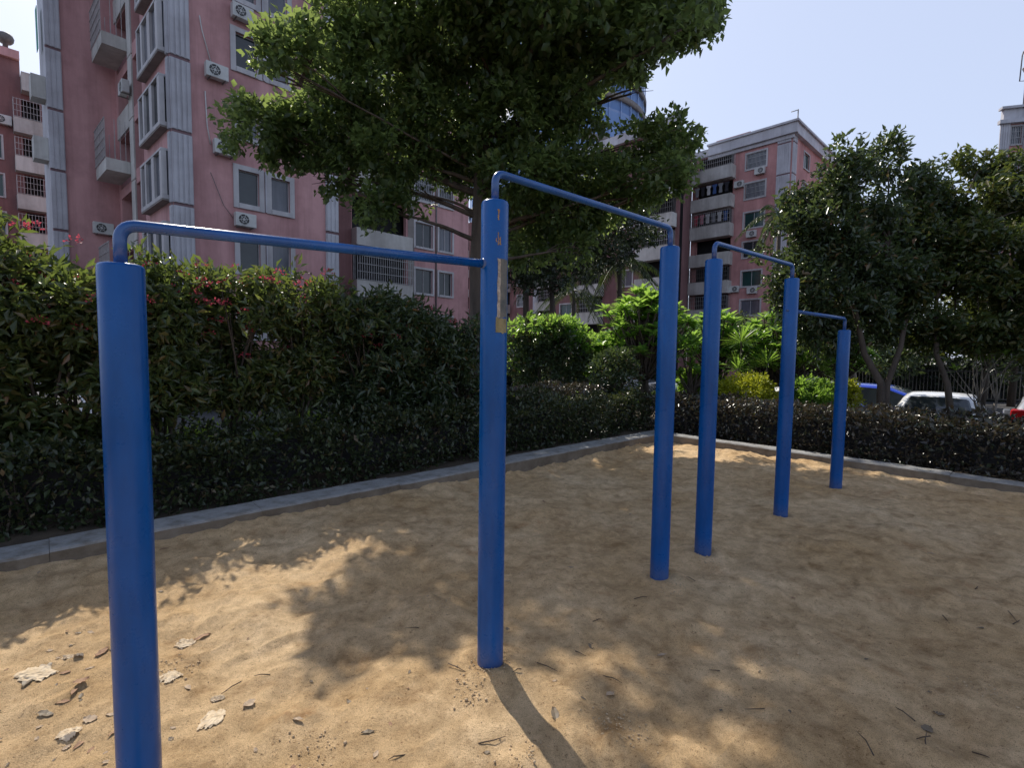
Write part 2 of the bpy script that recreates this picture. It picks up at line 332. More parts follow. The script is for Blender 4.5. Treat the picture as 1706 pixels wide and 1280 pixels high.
def vnoise(x, y, seed):
    """smooth value noise on arrays"""
    r = np.random.default_rng(seed); T = r.random((64, 64))
    xi = np.floor(x).astype(int); yi = np.floor(y).astype(int); fx = x - xi; fy = y - yi
    fx = fx * fx * (3 - 2 * fx); fy = fy * fy * (3 - 2 * fy)
    a = T[xi % 64, yi % 64]; b = T[(xi + 1) % 64, yi % 64]; c = T[xi % 64, (yi + 1) % 64]; d = T[(xi + 1) % 64, (yi + 1) % 64]
    return (a * (1 - fx) + b * fx) * (1 - fy) + (c * (1 - fx) + d * fx) * fy - 0.5

POSTS = [(-1.300, 1.690, 1.87), (-0.093, 2.474, 2.315), (1.070, 3.506, 2.325), (1.548, 3.95, 2.325), (2.66, 4.872, 2.325), (3.89, 5.947, 1.895)]
LU, LV = 13.5, 11.5
marks = []
rf = np.random.default_rng(21)
for i in range(230):      # footprints and scuffs
    marks.append((rf.uniform(0.3, LU - .5), rf.uniform(0.3, LV - .5), rf.uniform(0, 6.28), rf.uniform(.05, .12), rf.uniform(.1, .22), rf.uniform(-0.034, 0.020)))
def pit_uv(x, y):
    d = np.array([x - K.x, y - K.y]); return d[0] * dA.x + d[1] * dA.y, d[0] * dB.x + d[1] * dB.y
def add_mark(px, py, a, b, h, ang=0):
    p = gnd(px, py); u, v = pit_uv(p.x, p.y); marks.append((u, v, ang, a, b, h))
add_mark(715, 1010, .20, .28, .055); add_mark(900, 975, .3, .25, .02); add_mark(430, 1010, .25, .35, .035)
add_mark(560, 1120, .3, .2, -.03); add_mark(1120, 1000, .25, .2, .03); add_mark(1180, 935, .14, .14, .045); add_mark(1060, 960, .16, .2, -.045)
add_mark(905, 1180, .1, .12, -.025); add_mark(985, 1215, .1, .12, .03); add_mark(880, 1270, .08, .1, .035); add_mark(1540, 1200, .15, .2, -.04); add_mark(1640, 1150, .2, .2, .03)
add_mark(1400, 1130, .5, .5, .03, 1); add_mark(200, 1160, .25, .3, .03); add_mark(80, 1230, .3, .3, -.03); add_mark(560, 1220, .18, .16, -.03)
def pit_h(u, v):
    h = 0.07 * vnoise(u * .55 + 3, v * .55 + 9, 1) + 0.035 * vnoise(u * 1.6, v * 1.6, 2) + 0.034 * vnoise(u * 3.9, v * 3.9, 3) + 0.022 * vnoise(u * 8.3, v * 8.3, 4)
    h = h + 0.013 * vnoise(u * 17, v * 17, 5) + 0.006 * vnoise(u * 31, v * 31, 6)
    rid = 1 - np.abs(vnoise(u * 6 + 2 * vnoise(u * 2, v * 2, 8), v * 6, 7)) * 2
    h = h + 0.020 * np.maximum(rid - .82, 0) / .18
    for (mu, mv, an, a, b, hh) in marks:
        du = u - mu; dv = v - mv; c, s = math.cos(an), math.sin(an)
        q = ((du * c + dv * s) / a) ** 2 + ((-du * s + dv * c) / b) ** 2
        h = h + hh * np.exp(-q) - (0.35 * hh * np.exp(-(np.sqrt(q) - 1.6) ** 2 * 3))
    h = h + (0.03 + 0.09 * np.maximum(vnoise(u * 1.3 + 4, v * 1.3 + 11, 14), 0)) * (np.exp(-v / .10) + np.exp(-u / .10))
    for (x, y, _) in POSTS:
        pu, pv = pit_uv(x, y); q = ((u - pu) ** 2 + (v - pv) ** 2)
        fl = np.exp(-q / 0.18); h = h * (1 - fl) + 0.02 * fl * (vnoise(u * 9, v * 9, 9)) + 0.032 * np.exp(-(np.sqrt(q) - .12) ** 2 / .003) * (.6 + vnoise(u * 7, v * 7, 19) * 1.6) - 0.03 * np.exp(-(np.sqrt(q) - .3) ** 2 / .01) * (vnoise(u * 3, v * 3, 18) + .4)
    return h
step = 0.03
us = np.arange(0, LU + 1e-6, step); vs = np.arange(0, LV + 1e-6, step)
U, Vv = np.meshgrid(us, vs, indexing='ij')
Hh = pit_h(U, Vv)
X = K.x + dA.x * U + dB.x * Vv; Y = K.y + dA.y * U + dB.y * Vv
nu, nv = U.shape
idx = np.arange(nu * nv).reshape(nu, nv)
F = np.stack([idx[:-1, :-1], idx[1:, :-1], idx[1:, 1:], idx[:-1, 1:]], -1).reshape(-1, 4)
me = mesh_np('sand', np.stack([X, Y, Hh], -1).reshape(-1, 3), F, True)
tag(obj('sand_ground', me, M['sand']), kind='structure')
def sand_z(x, y):
    u, v = pit_uv(x, y); return float(pit_h(np.array([u]), np.array([v]))[0])

def kerb(name, P, L, wdt, h, label, m):
    root = thing(name, label, 'kerb', P(0, 0))
    seg = 1.4; u = 0.0 if name.endswith('x') else -0.25; k = 0
    rr = random.Random(5)
    while u < L:
        b = MB(P(0, 0)); e = 0.0012
        n = 10; rows = []
        dz = rr.uniform(-.006, .006); dv = rr.uniform(-.006, .006)
        prof = [(-.0, -.3), (0.0, h - .018), (.014, h - .003), (.03, h), (wdt - .02, h), (wdt, h - .02), (wdt, -.3)]
        vid = []
        for i in range(n + 1):
            uu = u + e + (seg - 2 * e) * i / n
            row = []
            for (vv, zz) in prof:
                j = 0.005 * mnoise.noise(Vector((uu * 5, vv * 9, zz * 9)))
                row.append(P(uu, vv + dv + j, zz + dz + j * (1 if zz > 0 else 0)))
            rows.append(row)
        for a, c in zip(rows, rows[1:]):
            for j in range(len(prof) - 1): b.face([a[j], c[j], c[j + 1], a[j + 1]])
        b.face(rows[0]); b.face(list(reversed(rows[-1])))
        b.build('kerbstone', m, root)
        u += seg; k += 1
    return root
kerb('stone_kerb', PA, 13.5, .33, .15, 'grey concrete kerb along the left side of the sand, below the tall flowering shrubs', M['concrete'])
kerb('stone_kerb', PB, 11.5, .24, .15, 'grey concrete kerb on the right side of the sand, below the purple hedge', M['concrete'])

def bed(name, P, u0, u1, v0, v1, zt):
    nu_, nv_ = int((u1 - u0) / .2), int((v1 - v0) / .2)
    V = []; Fs = []
    for i in range(nu_ + 1):
        for j in range(nv_ + 1):
            u = u0 + (u1 - u0) * i / nu_; v = v0 + (v1 - v0) * j / nv_
            z = zt + .05 * mnoise.noise(Vector((u * 2, v * 2, 0))) - (0.02 if j == 0 else 0)
            V.append(P(u, v, z))
    for i in range(nu_):
        for j in range(nv_):
            a = i * (nv_ + 1) + j; Fs.append((a, a + 1, a + nv_ + 2, a + nv_ + 1))
    b = MB(); b.v = V; b.f = Fs; b.sm = [True] * len(Fs)
    e0, e1 = P(u0, v1, zt), P(u1, v1, zt)
    for (p, q) in ((P(u0, v1), P(u1, v1)), (P(u0, v0), P(u0, v1)), (P(u1, v1), P(u1, v0))):
        b.face([p + Vector((0, 0, zt + .03)), q + Vector((0, 0, zt + .03)), q + Vector((0, 0, ROAD - .1)), p + Vector((0, 0, ROAD - .1))])
    tag(b.build(name, M['soil']), kind='structure')
bed('soil', PA, -5.2, 13.5, .33, 3.5, .10)
bed('soil', PB, 0.0, 11.5, .24, 5.2, .085)

# ------------------------------------------------------------------ horizontal bars
def arc(c, a, b, r, n=7):
    """corner at c, coming from direction a, leaving to direction b"""
    a = Vector(a).normalized(); b = Vector(b).normalized()
    p0 = c - a * r; p2 = c + b * r
    return [p0 * (1 - t) ** 2 + c * 2 * t * (1 - t) + p2 * t * t for t in [i / n for i in range(n + 1)]]
PR = 0.065
def post(root, x, y, top, o):
    b = MB((x, y, 0)); n = 28
    prof = [(PR, -.35), (PR, .4), (PR * 1.0, 1.2), (PR, top - .012), (PR - .004, top - .003), (PR - .012, top), (0.0005, top + .001)]
    rings = []
    for r_, z in prof:
        ring = []
        for j in range(n):
            a = 2 * math.pi * j / n
            # lightly faceted hollow-section tube
            k = 1 + .012 * math.cos(8 * a)
            ring.append(Vector((x + r_ * k * math.cos(a), y + r_ * k * math.sin(a), z)))
        rings.append(ring)
    for a, c in zip(rings, rings[1:]):
        for j in range(n): b.face([a[j], a[(j + 1) % n], c[(j + 1) % n], c[j]], True)
    # merge verts for smooth shading
    p = b.build('post', M['blue'], root)
    import bmesh
    bm = bmesh.new(); bm.from_mesh(p.data); bmesh.ops.remove_doubles(bm, verts=bm.verts, dist=1e-5); bm.to_mesh(p.data); bm.free()
    p.location = Vector((x, y, 0)) - Vector(root.location)
    return p
def bar(root, pts, rad=0.0185):
    o = Vector(pts[0]); b = MB(o); b.tube(pts, rad, 16)
    c = b.build('crossbar', M['blue_bar'], root); c.location = o - Vector(root.location); return c
def frame(pl, label, lows):
    (x0, y0, h0), (x1, y1, h1), (x2, y2, h2) = pl
    root = thing('horizontal_bar_frame', label, 'pull-up bars', (x1, y1, 0))
    posts = [post(root, *p, None) for p in pl]
    A, B, C = (Vector((p[0], p[1], p[2])) for p in pl)
    up = Vector((0, 0, 1))
    lo, mid, other, hi_o = (A, B, C, None) if lows == 0 else (C, B, A, None)
    # low bar: rises from the short post, turns, runs into the side of the middle post
    zl = 2.0 if lows == 0 else 2.03
    e = Vector((lo.x, lo.y, zl)); dr = Vector((mid.x - lo.x, mid.y - lo.y, 0)).normalized()
    z_in = 2.015 if lows == 0 else 2.02
    end = Vector((mid.x, mid.y, z_in)) - dr * (PR - .008)
    dd = (end - e).normalized()
    bar(root, [lo - up * .01] + arc(e, up, dd, .055) + [end], .0195 if lows == 0 else .0185)
    # high bar between middle and other post
    e1 = Vector((mid.x, mid.y, 2.452)); e2 = Vector((other.x, other.y, 2.452)); dr = (e2 - e1).normalized()
    bar(root, [mid - up * .01] + arc(e1, up, dr, .055) + arc(e2, dr, -up, .055) + [other - up * .01])
    # bolt opposite the low bar and weld collars
    d2 = Vector((mid.x - lo.x, mid.y - lo.y, 0)).normalized()
    for nm, c in (('bolt', Vector((mid.x, mid.y, z_in)) + d2 * (PR + .004)),):
        b = MB(c); b.tube([c - d2 * .008, c, c + d2 * .006], [.012, .012, .006], 10)
        q = b.build('bolt', M['blue'], root); q.location = c - Vector(root.location)
    b = MB(end); b.tube([end - dr * 0 - d2 * .014, end - d2 * .004, end + d2 * .008], [.021, .026, .029], 16)
    q = b.build('weld_collar', M['blue'], root); q.location = end - Vector(root.location)
    return root, posts
fr1, posts1 = frame(POSTS[:3], 'nearer blue pull-up bar set, with worn sticker on its middle post', 0)
fr2, posts2 = frame(POSTS[3:], 'farther blue pull-up bar set, with its lowest post nearest the right kerb', 1)
# worn sticker residue on the middle post
def patch(name, a0, a1, z0, z1, m, jag=0.0, off=.0018, seed=1):
    x, y, _ = POSTS[1]; b = MB((x, y, 0)); rr = random.Random(seed); n = 8; k = 14
    grid = []
    for i in range(k + 1):
        row = []
        z = z0 + (z1 - z0) * i / k
        l = a0 + rr.uniform(-jag, jag); r_ = a1 + rr.uniform(-jag, jag)
        for j in range(n + 1):
            a = l + (r_ - l) * j / n; rad = PR * (1 + .012 * math.cos(8 * a)) + off
            row.append(Vector((x + rad * math.cos(a), y + rad * math.sin(a), z + (rr.uniform(-.004, .004) if i in (0, k) else 0))))
        grid.append(row)
    for a, c in zip(grid, grid[1:]):
        for j in range(n): b.face([a[j], a[j + 1], c[j + 1], c[j]], True)
    q = b.build(name, m, posts1[1]); return q
aa = -math.pi / 2
patch('sticker_remains', aa + .28, aa + .50, 1.76, 2.035, M['residue_pale'], .03, .0022, 3)
patch('sticker_remains', aa + .50, aa + 1.28, 1.76, 2.035, M['residue_grey'], .012, .0018, 4)
patch('sticker_remains', aa + .18, aa + 1.22, 1.685, 1.757, M['residue_yellow'], .01, .002, 5)
patch('paint_chip', aa + .26, aa + .38, 2.215, 2.262, M['rust'], .05, .0012, 8)
patch('paint_chip', aa + .28, aa + .34, 2.098, 2.155, M['rust'], .03, .0012, 9)
patch('paint_chip', aa + .40, aa + .50, 2.10, 2.135, M['rust'], .04, .0012, 10)
patch('paint_chip', aa + .14, aa + .20, 2.112, 2.128, M['rust'], .03, .0012, 11)
# rust chip under the low crossbar
lp = Vector((POSTS[0][0], POSTS[0][1], 2.0)).lerp(Vector((POSTS[1][0], POSTS[1][1], 2.04)), .72)
b = MB(lp); dd = Vector((POSTS[1][0] - POSTS[0][0], POSTS[1][1] - POSTS[0][1], .04)).normalized()
sdv = dd.cross(Vector((0, 0, 1))).normalized(); rr = random.Random(2)
for k in range(6):
    a0 = -math.pi / 2 - .3 + k * .2; a1 = a0 + .2; e0 = .013 + rr.uniform(-.004, .002)
    f_ = lambda a, t: lp + dd * t + sdv * math.cos(a) * .0202 + Vector((0, 0, math.sin(a) * .0202))
    b.face([f_(a0, -e0), f_(a1, -e0), f_(a1, e0), f_(a0, e0)])
q = b.build('rust_chip', M['rust'], fr1); q.location = lp - Vector(fr1.location)

# ------------------------------------------------------------------ buildings
class FF:
    """facade frame: u along the wall from a to b, w outward, z up"""
    def __init__(s, a, b, side):
        s.a = Vector((a[0], a[1], 0)); e = Vector((b[0] - a[0], b[1] - a[1], 0)); s.L = e.length; s.e = e.normalized()
        s.n = Vector((s.e.y, -s.e.x, 0)) * side
    def __call__(s, u, w, z): return s.a + s.e * u + s.n * w + Vector((0, 0, z))

def wall(F, root, u0, u1, z0, z1, holes, m, depth=.22, name='wall', w=0.0):
    b = MB(root.location)
    us = sorted({u0, u1, *[h[0] for h in holes], *[h[1] for h in holes]})
    zs = sorted({z0, z1, *[h[2] for h in holes], *[h[3] for h in holes]})
    us = [u for u in us if u0 <= u <= u1]; zs = [z for z in zs if z0 <= z <= z1]
    for a, c in zip(us, us[1:]):
        for p, q in zip(zs, zs[1:]):
            mu, mz = (a + c) / 2, (p + q) / 2
            if any(h[0] < mu < h[1] and h[2] < mz < h[3] for h in holes): continue
            b.face([F(a, w, p), F(c, w, p), F(c, w, q), F(a, w, q)])
    for (a, c, p, q) in [h[:4] for h in holes]:
        d = depth
        b.face([F(a, w, p), F(c, w, p), F(c, w - d, p), F(a, w - d, p)]); b.face([F(a, w, q), F(c, w, q), F(c, w - d, q), F(a, w - d, q)])
        b.face([F(a, w, p), F(a, w, q), F(a, w - d, q), F(a, w - d, p)]); b.face([F(c, w, p), F(c, w, q), F(c, w - d, q), F(c, w - d, p)])
    return b.build(name, m, root)

GL = ['glass_dark', 'glass_curtain', 'glass_dark', 'glass_teal', 'glass_curtain']
wr = random.Random(3)
def window(F, root, u0, u1, z0, z1, fr=.1, proud=.05, sashes=2, grille=False, glass=None, w=0.0, label=None, rec=.14):
    """white framed window filling the hole u0..u1, z0..z1"""
    b = MB(root.location)
    b.fbox(F, u0 - fr, u0, w + .002, w + proud, z0 - fr, z1 + fr); b.fbox(F, u1, u1 + fr, w + .002, w + proud, z0 - fr, z1 + fr)
    b.fbox(F, u0, u1, w + .002, w + proud - .004, z1, z1 + fr); b.fbox(F, u0, u1, w + .002, w + proud + .04, z0 - fr, z0)
    t = .035
    for k in range(sashes + 1):
        c = u0 + (u1 - u0) * k / sashes
        a = min(max(c - t / 2, u0 + .003), u1 - t - .003); b.fbox(F, a, a + t, w - rec, w - rec + .05, z0 + .003, z1 - .003)
    b.fbox(F, u0 + .04, u1 - .04, w - rec, w - rec + .045, z0 + .003, z0 + t); b.fbox(F, u0 + .04, u1 - .04, w - rec, w - rec + .045, z1 - t, z1 - .003)
    wo = b.build('window', M['trim'], root)
    g_ = MB(root.location); gz = w - rec + .012
    g_.face([F(u0, gz, z0), F(u1, gz, z0), F(u1, gz, z1), F(u0, gz, z1)])
    g_.build('pane', M[glass or wr.choice(GL)], wo)
    if grille:
        gb = MB(root.location); n = max(3, int((u1 - u0) / .12))
        for k in range(n + 1):
            c = u0 + (u1 - u0) * k / n; gb.fbox(F, c - .01, c + .01, w + .055, w + .075, z0, z1)
        for z in (z0 + .02, z0 + (z1 - z0) * .35, z0 + (z1 - z0) * .68, z1 - .04): gb.fbox(F, u0 - .02, u1 + .02, w + .076, w + .094, z, z + .022)
        gb.build('grille', M['bars'], wo)
    if label: wo['label'] = label
    return wo

def pilaster(F, root, u0, u1, z0, z1, bands, proud=.09, m='pilaster'):
    b = MB(root.location); zz = [z0] + [v for v in bands if z0 < v < z1] + [z1]
    for p, q in zip(zz, zz[1:]):
        b.fbox(F, u0, u1, .003, proud, p + .06, q - .06)
        n = max(2, int((u1 - u0) / .16))
        for k in range(n):
            c = u0 + (u1 - u0) * (k + .5) / n; hw = (u1 - u0) / n * .30
            b.fbox(F, c - hw, c + hw, proud + .001, proud + .03, p + .07, q - .07)
        d = MB(root.location); d.fbox(F, u0 + .02, u1 - .02, .002, proud - .03, q - .06, q + .06); d.build('floor_band', M['band'], root)
    b.build('pilaster', M[m], root)

def balcony(F, root, u0, u1, z0, ph, out=.9, cage=None, cage_top=2.5, w=0.0, m='parapet', laundry=0, dense=.13, side=True):
    b = MB(root.location); t = .1
    b.fbox(F, u0, u1, w + .003, w + out, z0 - .12, z0 - .003)
    b.fbox(F, u0, u1, w + out - t, w + out + .004, z0, z0 + ph)
    b.fbox(F, u0, u0 + t, w + .004, w + out - t - .002, z0, z0 + ph); b.fbox(F, u1 - t, u1, w + .004, w + out - t - .002, z0, z0 + ph)
    bo = b.build('balcony', M[m], root)
    if cage:
        c = MB(root.location); r_ = .011; n = int((u1 - u0) / dense)
        for k in range(n + 1):
            u = u0 + .03 + (u1 - u0 - .06) * k / n; c.fbox(F, u - r_, u + r_, w + out + .008, w + out + .030, z0 + ph, z0 + cage_top)
        if side:
            for uu in (u0 + .03, u1 - .03):
                for k in range(1, int(out / dense)):
                    c.fbox(F, uu - r_, uu + r_, w + k * dense, w + k * dense + .02, z0 + ph, z0 + cage_top)
        z = z0 + ph + .02
        while z < z0 + cage_top:
            c.fbox(F, u0, u1, w + out + .031, w + out + .05, z, z + .025); z += .42
        c.build('cage', M[cage], bo)
    return bo

def aircon(F, u, z, label, w=0.0, sc=1.0):
    o = F(u, w, z); root = thing('air_conditioner', label, 'air conditioner', o, group='air conditioners on the buildings')
    W, H_, D = .8 * sc, .55 * sc, .28 * sc
    b = MB(o); b.fbox(F, u - W / 2, u + W / 2, w + .10, w + .10 + D, z - H_ / 2, z + H_ / 2)
    bo = b.build('housing', M['acwhite'], root)
    md = bo.modifiers.new('b', 'BEVEL'); md.width = .02; md.segments = 2
    c = F(u - W * .12, w + .10 + D, z); b = MB(o)
    for r0, r1 in ((.205, .235), (.11, .125), (.03, .05)):
        for k in range(20):
            a0, a1 = 2 * math.pi * k / 20, 2 * math.pi * (k + 1) / 20
            P_ = lambda a, r, d=.012: c + F.e * (math.cos(a) * r * sc) + F.n * d + Vector((0, 0, math.sin(a) * r * sc))
            b.face([P_(a0, r0), P_(a1, r0), P_(a1, r1), P_(a0, r1)])
    for k in range(3):
        a0 = math.pi * k / 3 + .2; d_ = F.e * math.cos(a0) + Vector((0, 0, math.sin(a0))); t_ = F.e * -math.sin(a0) * .008 + Vector((0, 0, math.cos(a0) * .008))
        b.face([c - d_ * .22 * sc - t_ + F.n * .014, c + d_ * .22 * sc - t_ + F.n * .014, c + d_ * .22 * sc + t_ + F.n * .014, c - d_ * .22 * sc + t_ + F.n * .014])
    b.build('fan_guard', M['acwhite'], root)
    b = MB(o); b.face([c + F.e * (math.cos(a) * .215 * sc) + F.n * .005 + Vector((0, 0, math.sin(a) * .215 * sc)) for a in [2 * math.pi * k / 20 for k in range(20)]])
    b.build('fan', M['acdark'], root)
    b = MB(o)
    for s_ in (-1, 1): b.fbox(F, u + s_ * W * .33 - .02, u + s_ * W * .33 + .02, w + .005, w + .42, z - H_ / 2 - .04, z - H_ / 2 - .004)
    b.build('bracket', M['bars_dark'], root)
    return root

def body(root, pts, z0, z1, m, name='rear_walls'):
    """closes a building behind its facades: side/back walls given as a polyline and the roof as a fan"""
    b = MB(root.location)
    for p, q in zip(pts, pts[1:]): b.face([(p[0], p[1], z0), (q[0], q[1], z0), (q[0], q[1], z1), (p[0], p[1], z1)])
    return b.build(name, m, root)
def roofslab(root, pts, z, m):
    b = MB(root.location); b.face([(p[0], p[1], z) for p in pts]); return b.build('roof', m, root)

FH = 2.75
def v2(p): return Vector((p[0], p[1], 0))
# ---- near pink block on the left
C0 = at(286, 250, 19.8); dF = Vector((.689, .725, 0)); dS = Vector((-.74, .673, 0))
C0 = v2(C0); C1 = C0 + dF * 6.75; S1 = C0 + dS * 9.18; W0 = v2(at(75, 98, 24.0)); TOP = 22.6
A = thing('apartment_building', 'large pink apartment block at upper left, cropped by the top of the photo', 'building', (C0.x, C0.y, ROAD))
FA = FF(C0, C1, 1)
holes = []; wins = []
for k in range(-1, 6):
    z = 4.75 + FH * k
    for (a, c) in ((2.34, 3.16), (3.66, 4.46)): holes.append((a, c, z + .12, z + 1.5))
    wins.append(z)
wall(FA, A, 0, 6.75, ROAD, TOP, holes, M['pink'])
for z in wins:
    gl = wr.choice(GL)
    window(FA, A, 2.34, 3.16, z + .12, z + 1.5, fr=.2, proud=.06, sashes=1, glass='glass_dark' if z < 8 else gl)
    window(FA, A, 3.66, 4.46, z + .12, z + 1.5, fr=.2, proud=.06, sashes=1, glass='glass_curtain')
    b = MB(A.location)
    for k in range(4): b.fbox(FA, 3.375 + .02, 3.445, .004, .1, z - .06, z + 1.66) if k == 0 else None
    b.build('window_pier', M['pilaster'], A)
bands = [7.1 + FH * k for k in range(-3, 7)]
pilaster(FA, A, 0.0, .68, ROAD, TOP, bands)
pilaster(FA, A, 6.12, 6.74, ROAD, TOP, bands)
# side face with bay windows and caged balconies
FS = FF(C0, S1, -1)
holes = []
for k in range(-1, 6):
    z = 4.75 + FH * k
    holes.append((4.1, 5.6, z - .6, z + 1.5)); holes.append((6.3, 8.7, z - .9, z + 1.4))
wall(FS, A, 0, 9.18, ROAD, TOP, holes, M['pink'], depth=1.0)
b = MB(A.location); b.face([FS(3.5, -1.0, ROAD), FS(9.1, -1.0, ROAD), FS(9.1, -1.0, TOP), FS(3.5, -1.0, TOP)]); b.build('interior', M['room'], A)
for k in range(-1, 6):
    z = 4.75 + FH * k
    # bay window box
    b = MB(A.location); b.fbox(FS, .25, 3.5, .004, .30, z - .2, z - .05); b.fbox(FS, .25, 3.5, .004, .30, z + 1.62, z + 1.7)
    for (a, c) in ((.25, .55), (1.35, 1.75), (2.55, 2.8), (3.3, 3.5)): b.fbox(FS, a, c, .12, .29, z - .045, z + 1.615)
    bo = b.build('bay_window', M['trim'], A)
    g_ = MB(A.location); g_.fbox(FS, .3, 3.45, .006, .20, z - .04, z + 1.61); g_.build('pane', M['glass_curtain' if k % 2 else 'glass_dark'], bo)
    g_ = MB(A.location); g_.fbox(FS, .25, 3.5, .006, .29, z - .27, z - .202); g_.build('soffit', M['soffit'], bo)
    # white wall strip beside the recess
    b = MB(A.location); b.fbox(FS, 5.6, 6.3, .004, .06, z - 1.0, z + 1.7); b.build('wall_panel', M['parapet'], A)
    if k in (0, 2, 4): balcony(FS, A, 6.35, 8.75, z - .55, .42, out=.95, cage='bars', cage_top=2.2, dense=.2)
    else:
        b = MB(A.location); b.fbox(FS, 6.3, 8.7, .004, .08, z - 1.3, z - .25); b.build('parapet', M['parapet'], A)
pilaster(FS, A, -.0, .24, ROAD, TOP, bands, proud=.05)
# blank wall set back on the left
FBk = FF(W0, S1, 1)
wall(FBk, A, 0, FBk.L, ROAD, TOP, [], M['pink'])
pilaster(FBk, A, 0.0, .55, ROAD, TOP, [b_ - .1 for b_ in bands], proud=.1)
W1 = W0 + dS * 2.0
FL = FF(W0, W1, -1)
wall(FL, A, 0, FL.L, ROAD, TOP, [], M['pilaster'], name='side_wall')
for z in (10.3, 13.05): 
    balcony(FL, A, .15, .95, z, .9, out=.5)
bk = [(C1.x, C1.y), (C1.x + dS.x * 11, C1.y + dS.y * 11), (W1.x, W1.y)]
body(A, bk, ROAD, TOP, M['pink'])
roofslab(A, [C0, C1, bk[1], W1, W0, S1], TOP, M['roofgrey'])
b = MB(); b.o = FL(.9, .7, 12.8)
b.fbox(FL, .55, 1.1, .15, .17, 15.3, 17.2)
n_ = b.build('safety_net', M['net']); n_.location = FL(.9, .7, 12.8); tag(n_, 'bright green netting hung on the left edge of the near pink block', 'netting')

for (u, z, lb) in ((1.55, 12.5, 'white air conditioner high on the near pink wall, below a slanting white pipe'),
                   (1.78, 9.62, 'white air conditioner beside the upper left end of the leafy branch, under a vertical pipe'),
                   (2.5, 6.9, 'white air conditioner directly under the open window just above the low blue bar'),
                   (2.55, 15.2, 'shaded air conditioner between the two uppermost windows of the near pink wall')):
    aircon(FA, u, z, lb)
aircon(FBk, FBk.L - .75, 7.35, 'white air conditioner on the set back pink wall, just above the left bar bend')
aircon(FS, 5.9, 13.2, 'grey air conditioner hung over the caged balcony of the near pink block', w=.06)
def pipe(F, pts, label, m='acwhite', r_=.022):
    P_ = [F(u, .05, z) for (u, z) in pts]; o = P_[-1]; b = MB(o); b.tube(P_, r_, 8); q = b.build('wall_pipe', M[m]); q.location = o
    return tag(q, label, 'pipe')
pipe(FA, [(1.05, 14.5), (1.12, 14.0), (1.42, 12.85)], 'thin white pipe slanting down to the topmost air conditioner on the near pink wall')
pipe(FA, [(1.18, 11.7), (1.22, 10.4), (1.32, 9.7)], 'thin white pipe running down to the air conditioner beside the leafy branch')
pipe(FA, [(1.3, 8.6), (1.75, 7.4), (2.1, 6.95)], 'thin dark cable sagging across the pink wall to the lowest air conditioner', 'bars_dark', .012)

# ---- pink block behind the big tree trunk
B0 = v2(at(585, 400, 27.5)); B1 = B0 + dF * 8.36
Bb = thing('apartment_building', 'pink apartment block with paired windows, just left of the big tree trunk', 'building', (B0.x, B0.y, ROAD))
FB = FF(B0 - dF * .9, B1, 1)
holes = []
for k in range(-2, 5):
    z = 7.7 + FH * k
    holes += [(5.05, 6.33, z + .08, z + 1.5), (6.82, 7.88, z + .08, z + 1.5)]
    holes.append((.95, 4.4, z + .35, z + 2.15))
wall(FB, Bb, 0, FB.L, ROAD, 20.9, [h for h in holes], M['pink'], depth=.25)
b = MB(Bb.location); b.face([FB(.5, -1.0, ROAD), FB(4.8, -1.0, ROAD), FB(4.8, -1.0, 20), FB(.5, -1.0, 20)]); b.build('interior', M['room'], Bb)
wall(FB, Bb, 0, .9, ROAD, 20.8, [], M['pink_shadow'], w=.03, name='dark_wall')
wall(FB, Bb, 4.52, 4.97, ROAD, 20.8, [], M['soffit'], w=.03, name='grey_strip')
for k in range(-2, 5):
    z = 7.7 + FH * k
    window(FB, Bb, 5.05, 6.33, z + .08, z + 1.5, fr=.12, grille=(k >= 1), glass='glass_dark'); window(FB, Bb, 6.82, 7.88, z + .08, z + 1.5, fr=.12, grille=(k >= 1))
    balcony(FB, Bb, .92, 4.5, z - .42, .78 if k <= 0 else 1.25, out=.55, cage='bars' if k == -1 else ('bars_dark' if k % 2 else None), cage_top=2.35, dense=.14)
pipe(FB, [(6.58, 16.0), (6.58, 4.0)], 'grey drainpipe between the paired windows of the block behind the tree', 'bars_dark', .045)
B2 = B1 + dS * 11; B3 = B0 - dF * .9 + dS * 11
body(Bb, [B1, B2, B3, B0 - dF * .9], ROAD, 20.9, M['pink']); roofslab(Bb, [B0 - dF * .9, B1, B2, B3], 20.9, M['roofgrey'])

# ---- pink block right of centre
Kc = v2(at(1318, 300, 48.)); n2 = Vector((-.69, .724, 0)); n3 = Vector((.724, .69, 0))
Cb = thing('apartment_building', 'distant pink apartment block right of centre, with laundry balconies and pale cornice', 'building', (Kc.x, Kc.y, ROAD))
FC = FF(Kc, Kc + n2 * 9.7, -1)
holes = []; P2 = 2.85
for k in range(-1, 6):
    z = 5.35 + P2 * k
    holes.append((2.3, 4.15, z + .12, z + 1.6)); holes.append((5.4, 9.1, z + .75, z + 2.4) if k < 5 else (5.4, 9.1, z + .75, z + 2.3))
holes = [h for h in holes if h[3] < 22]
wall(FC, Cb, 0, 9.7, ROAD, 22.0, holes, M['pink2'], depth=.3)
b = MB(Cb.location); b.face([FC(5, -1.0, ROAD), FC(9.6, -1.0, ROAD), FC(9.6, -1.0, 21.9), FC(5, -1.0, 21.9)]); b.build('interior', M['room'], Cb)
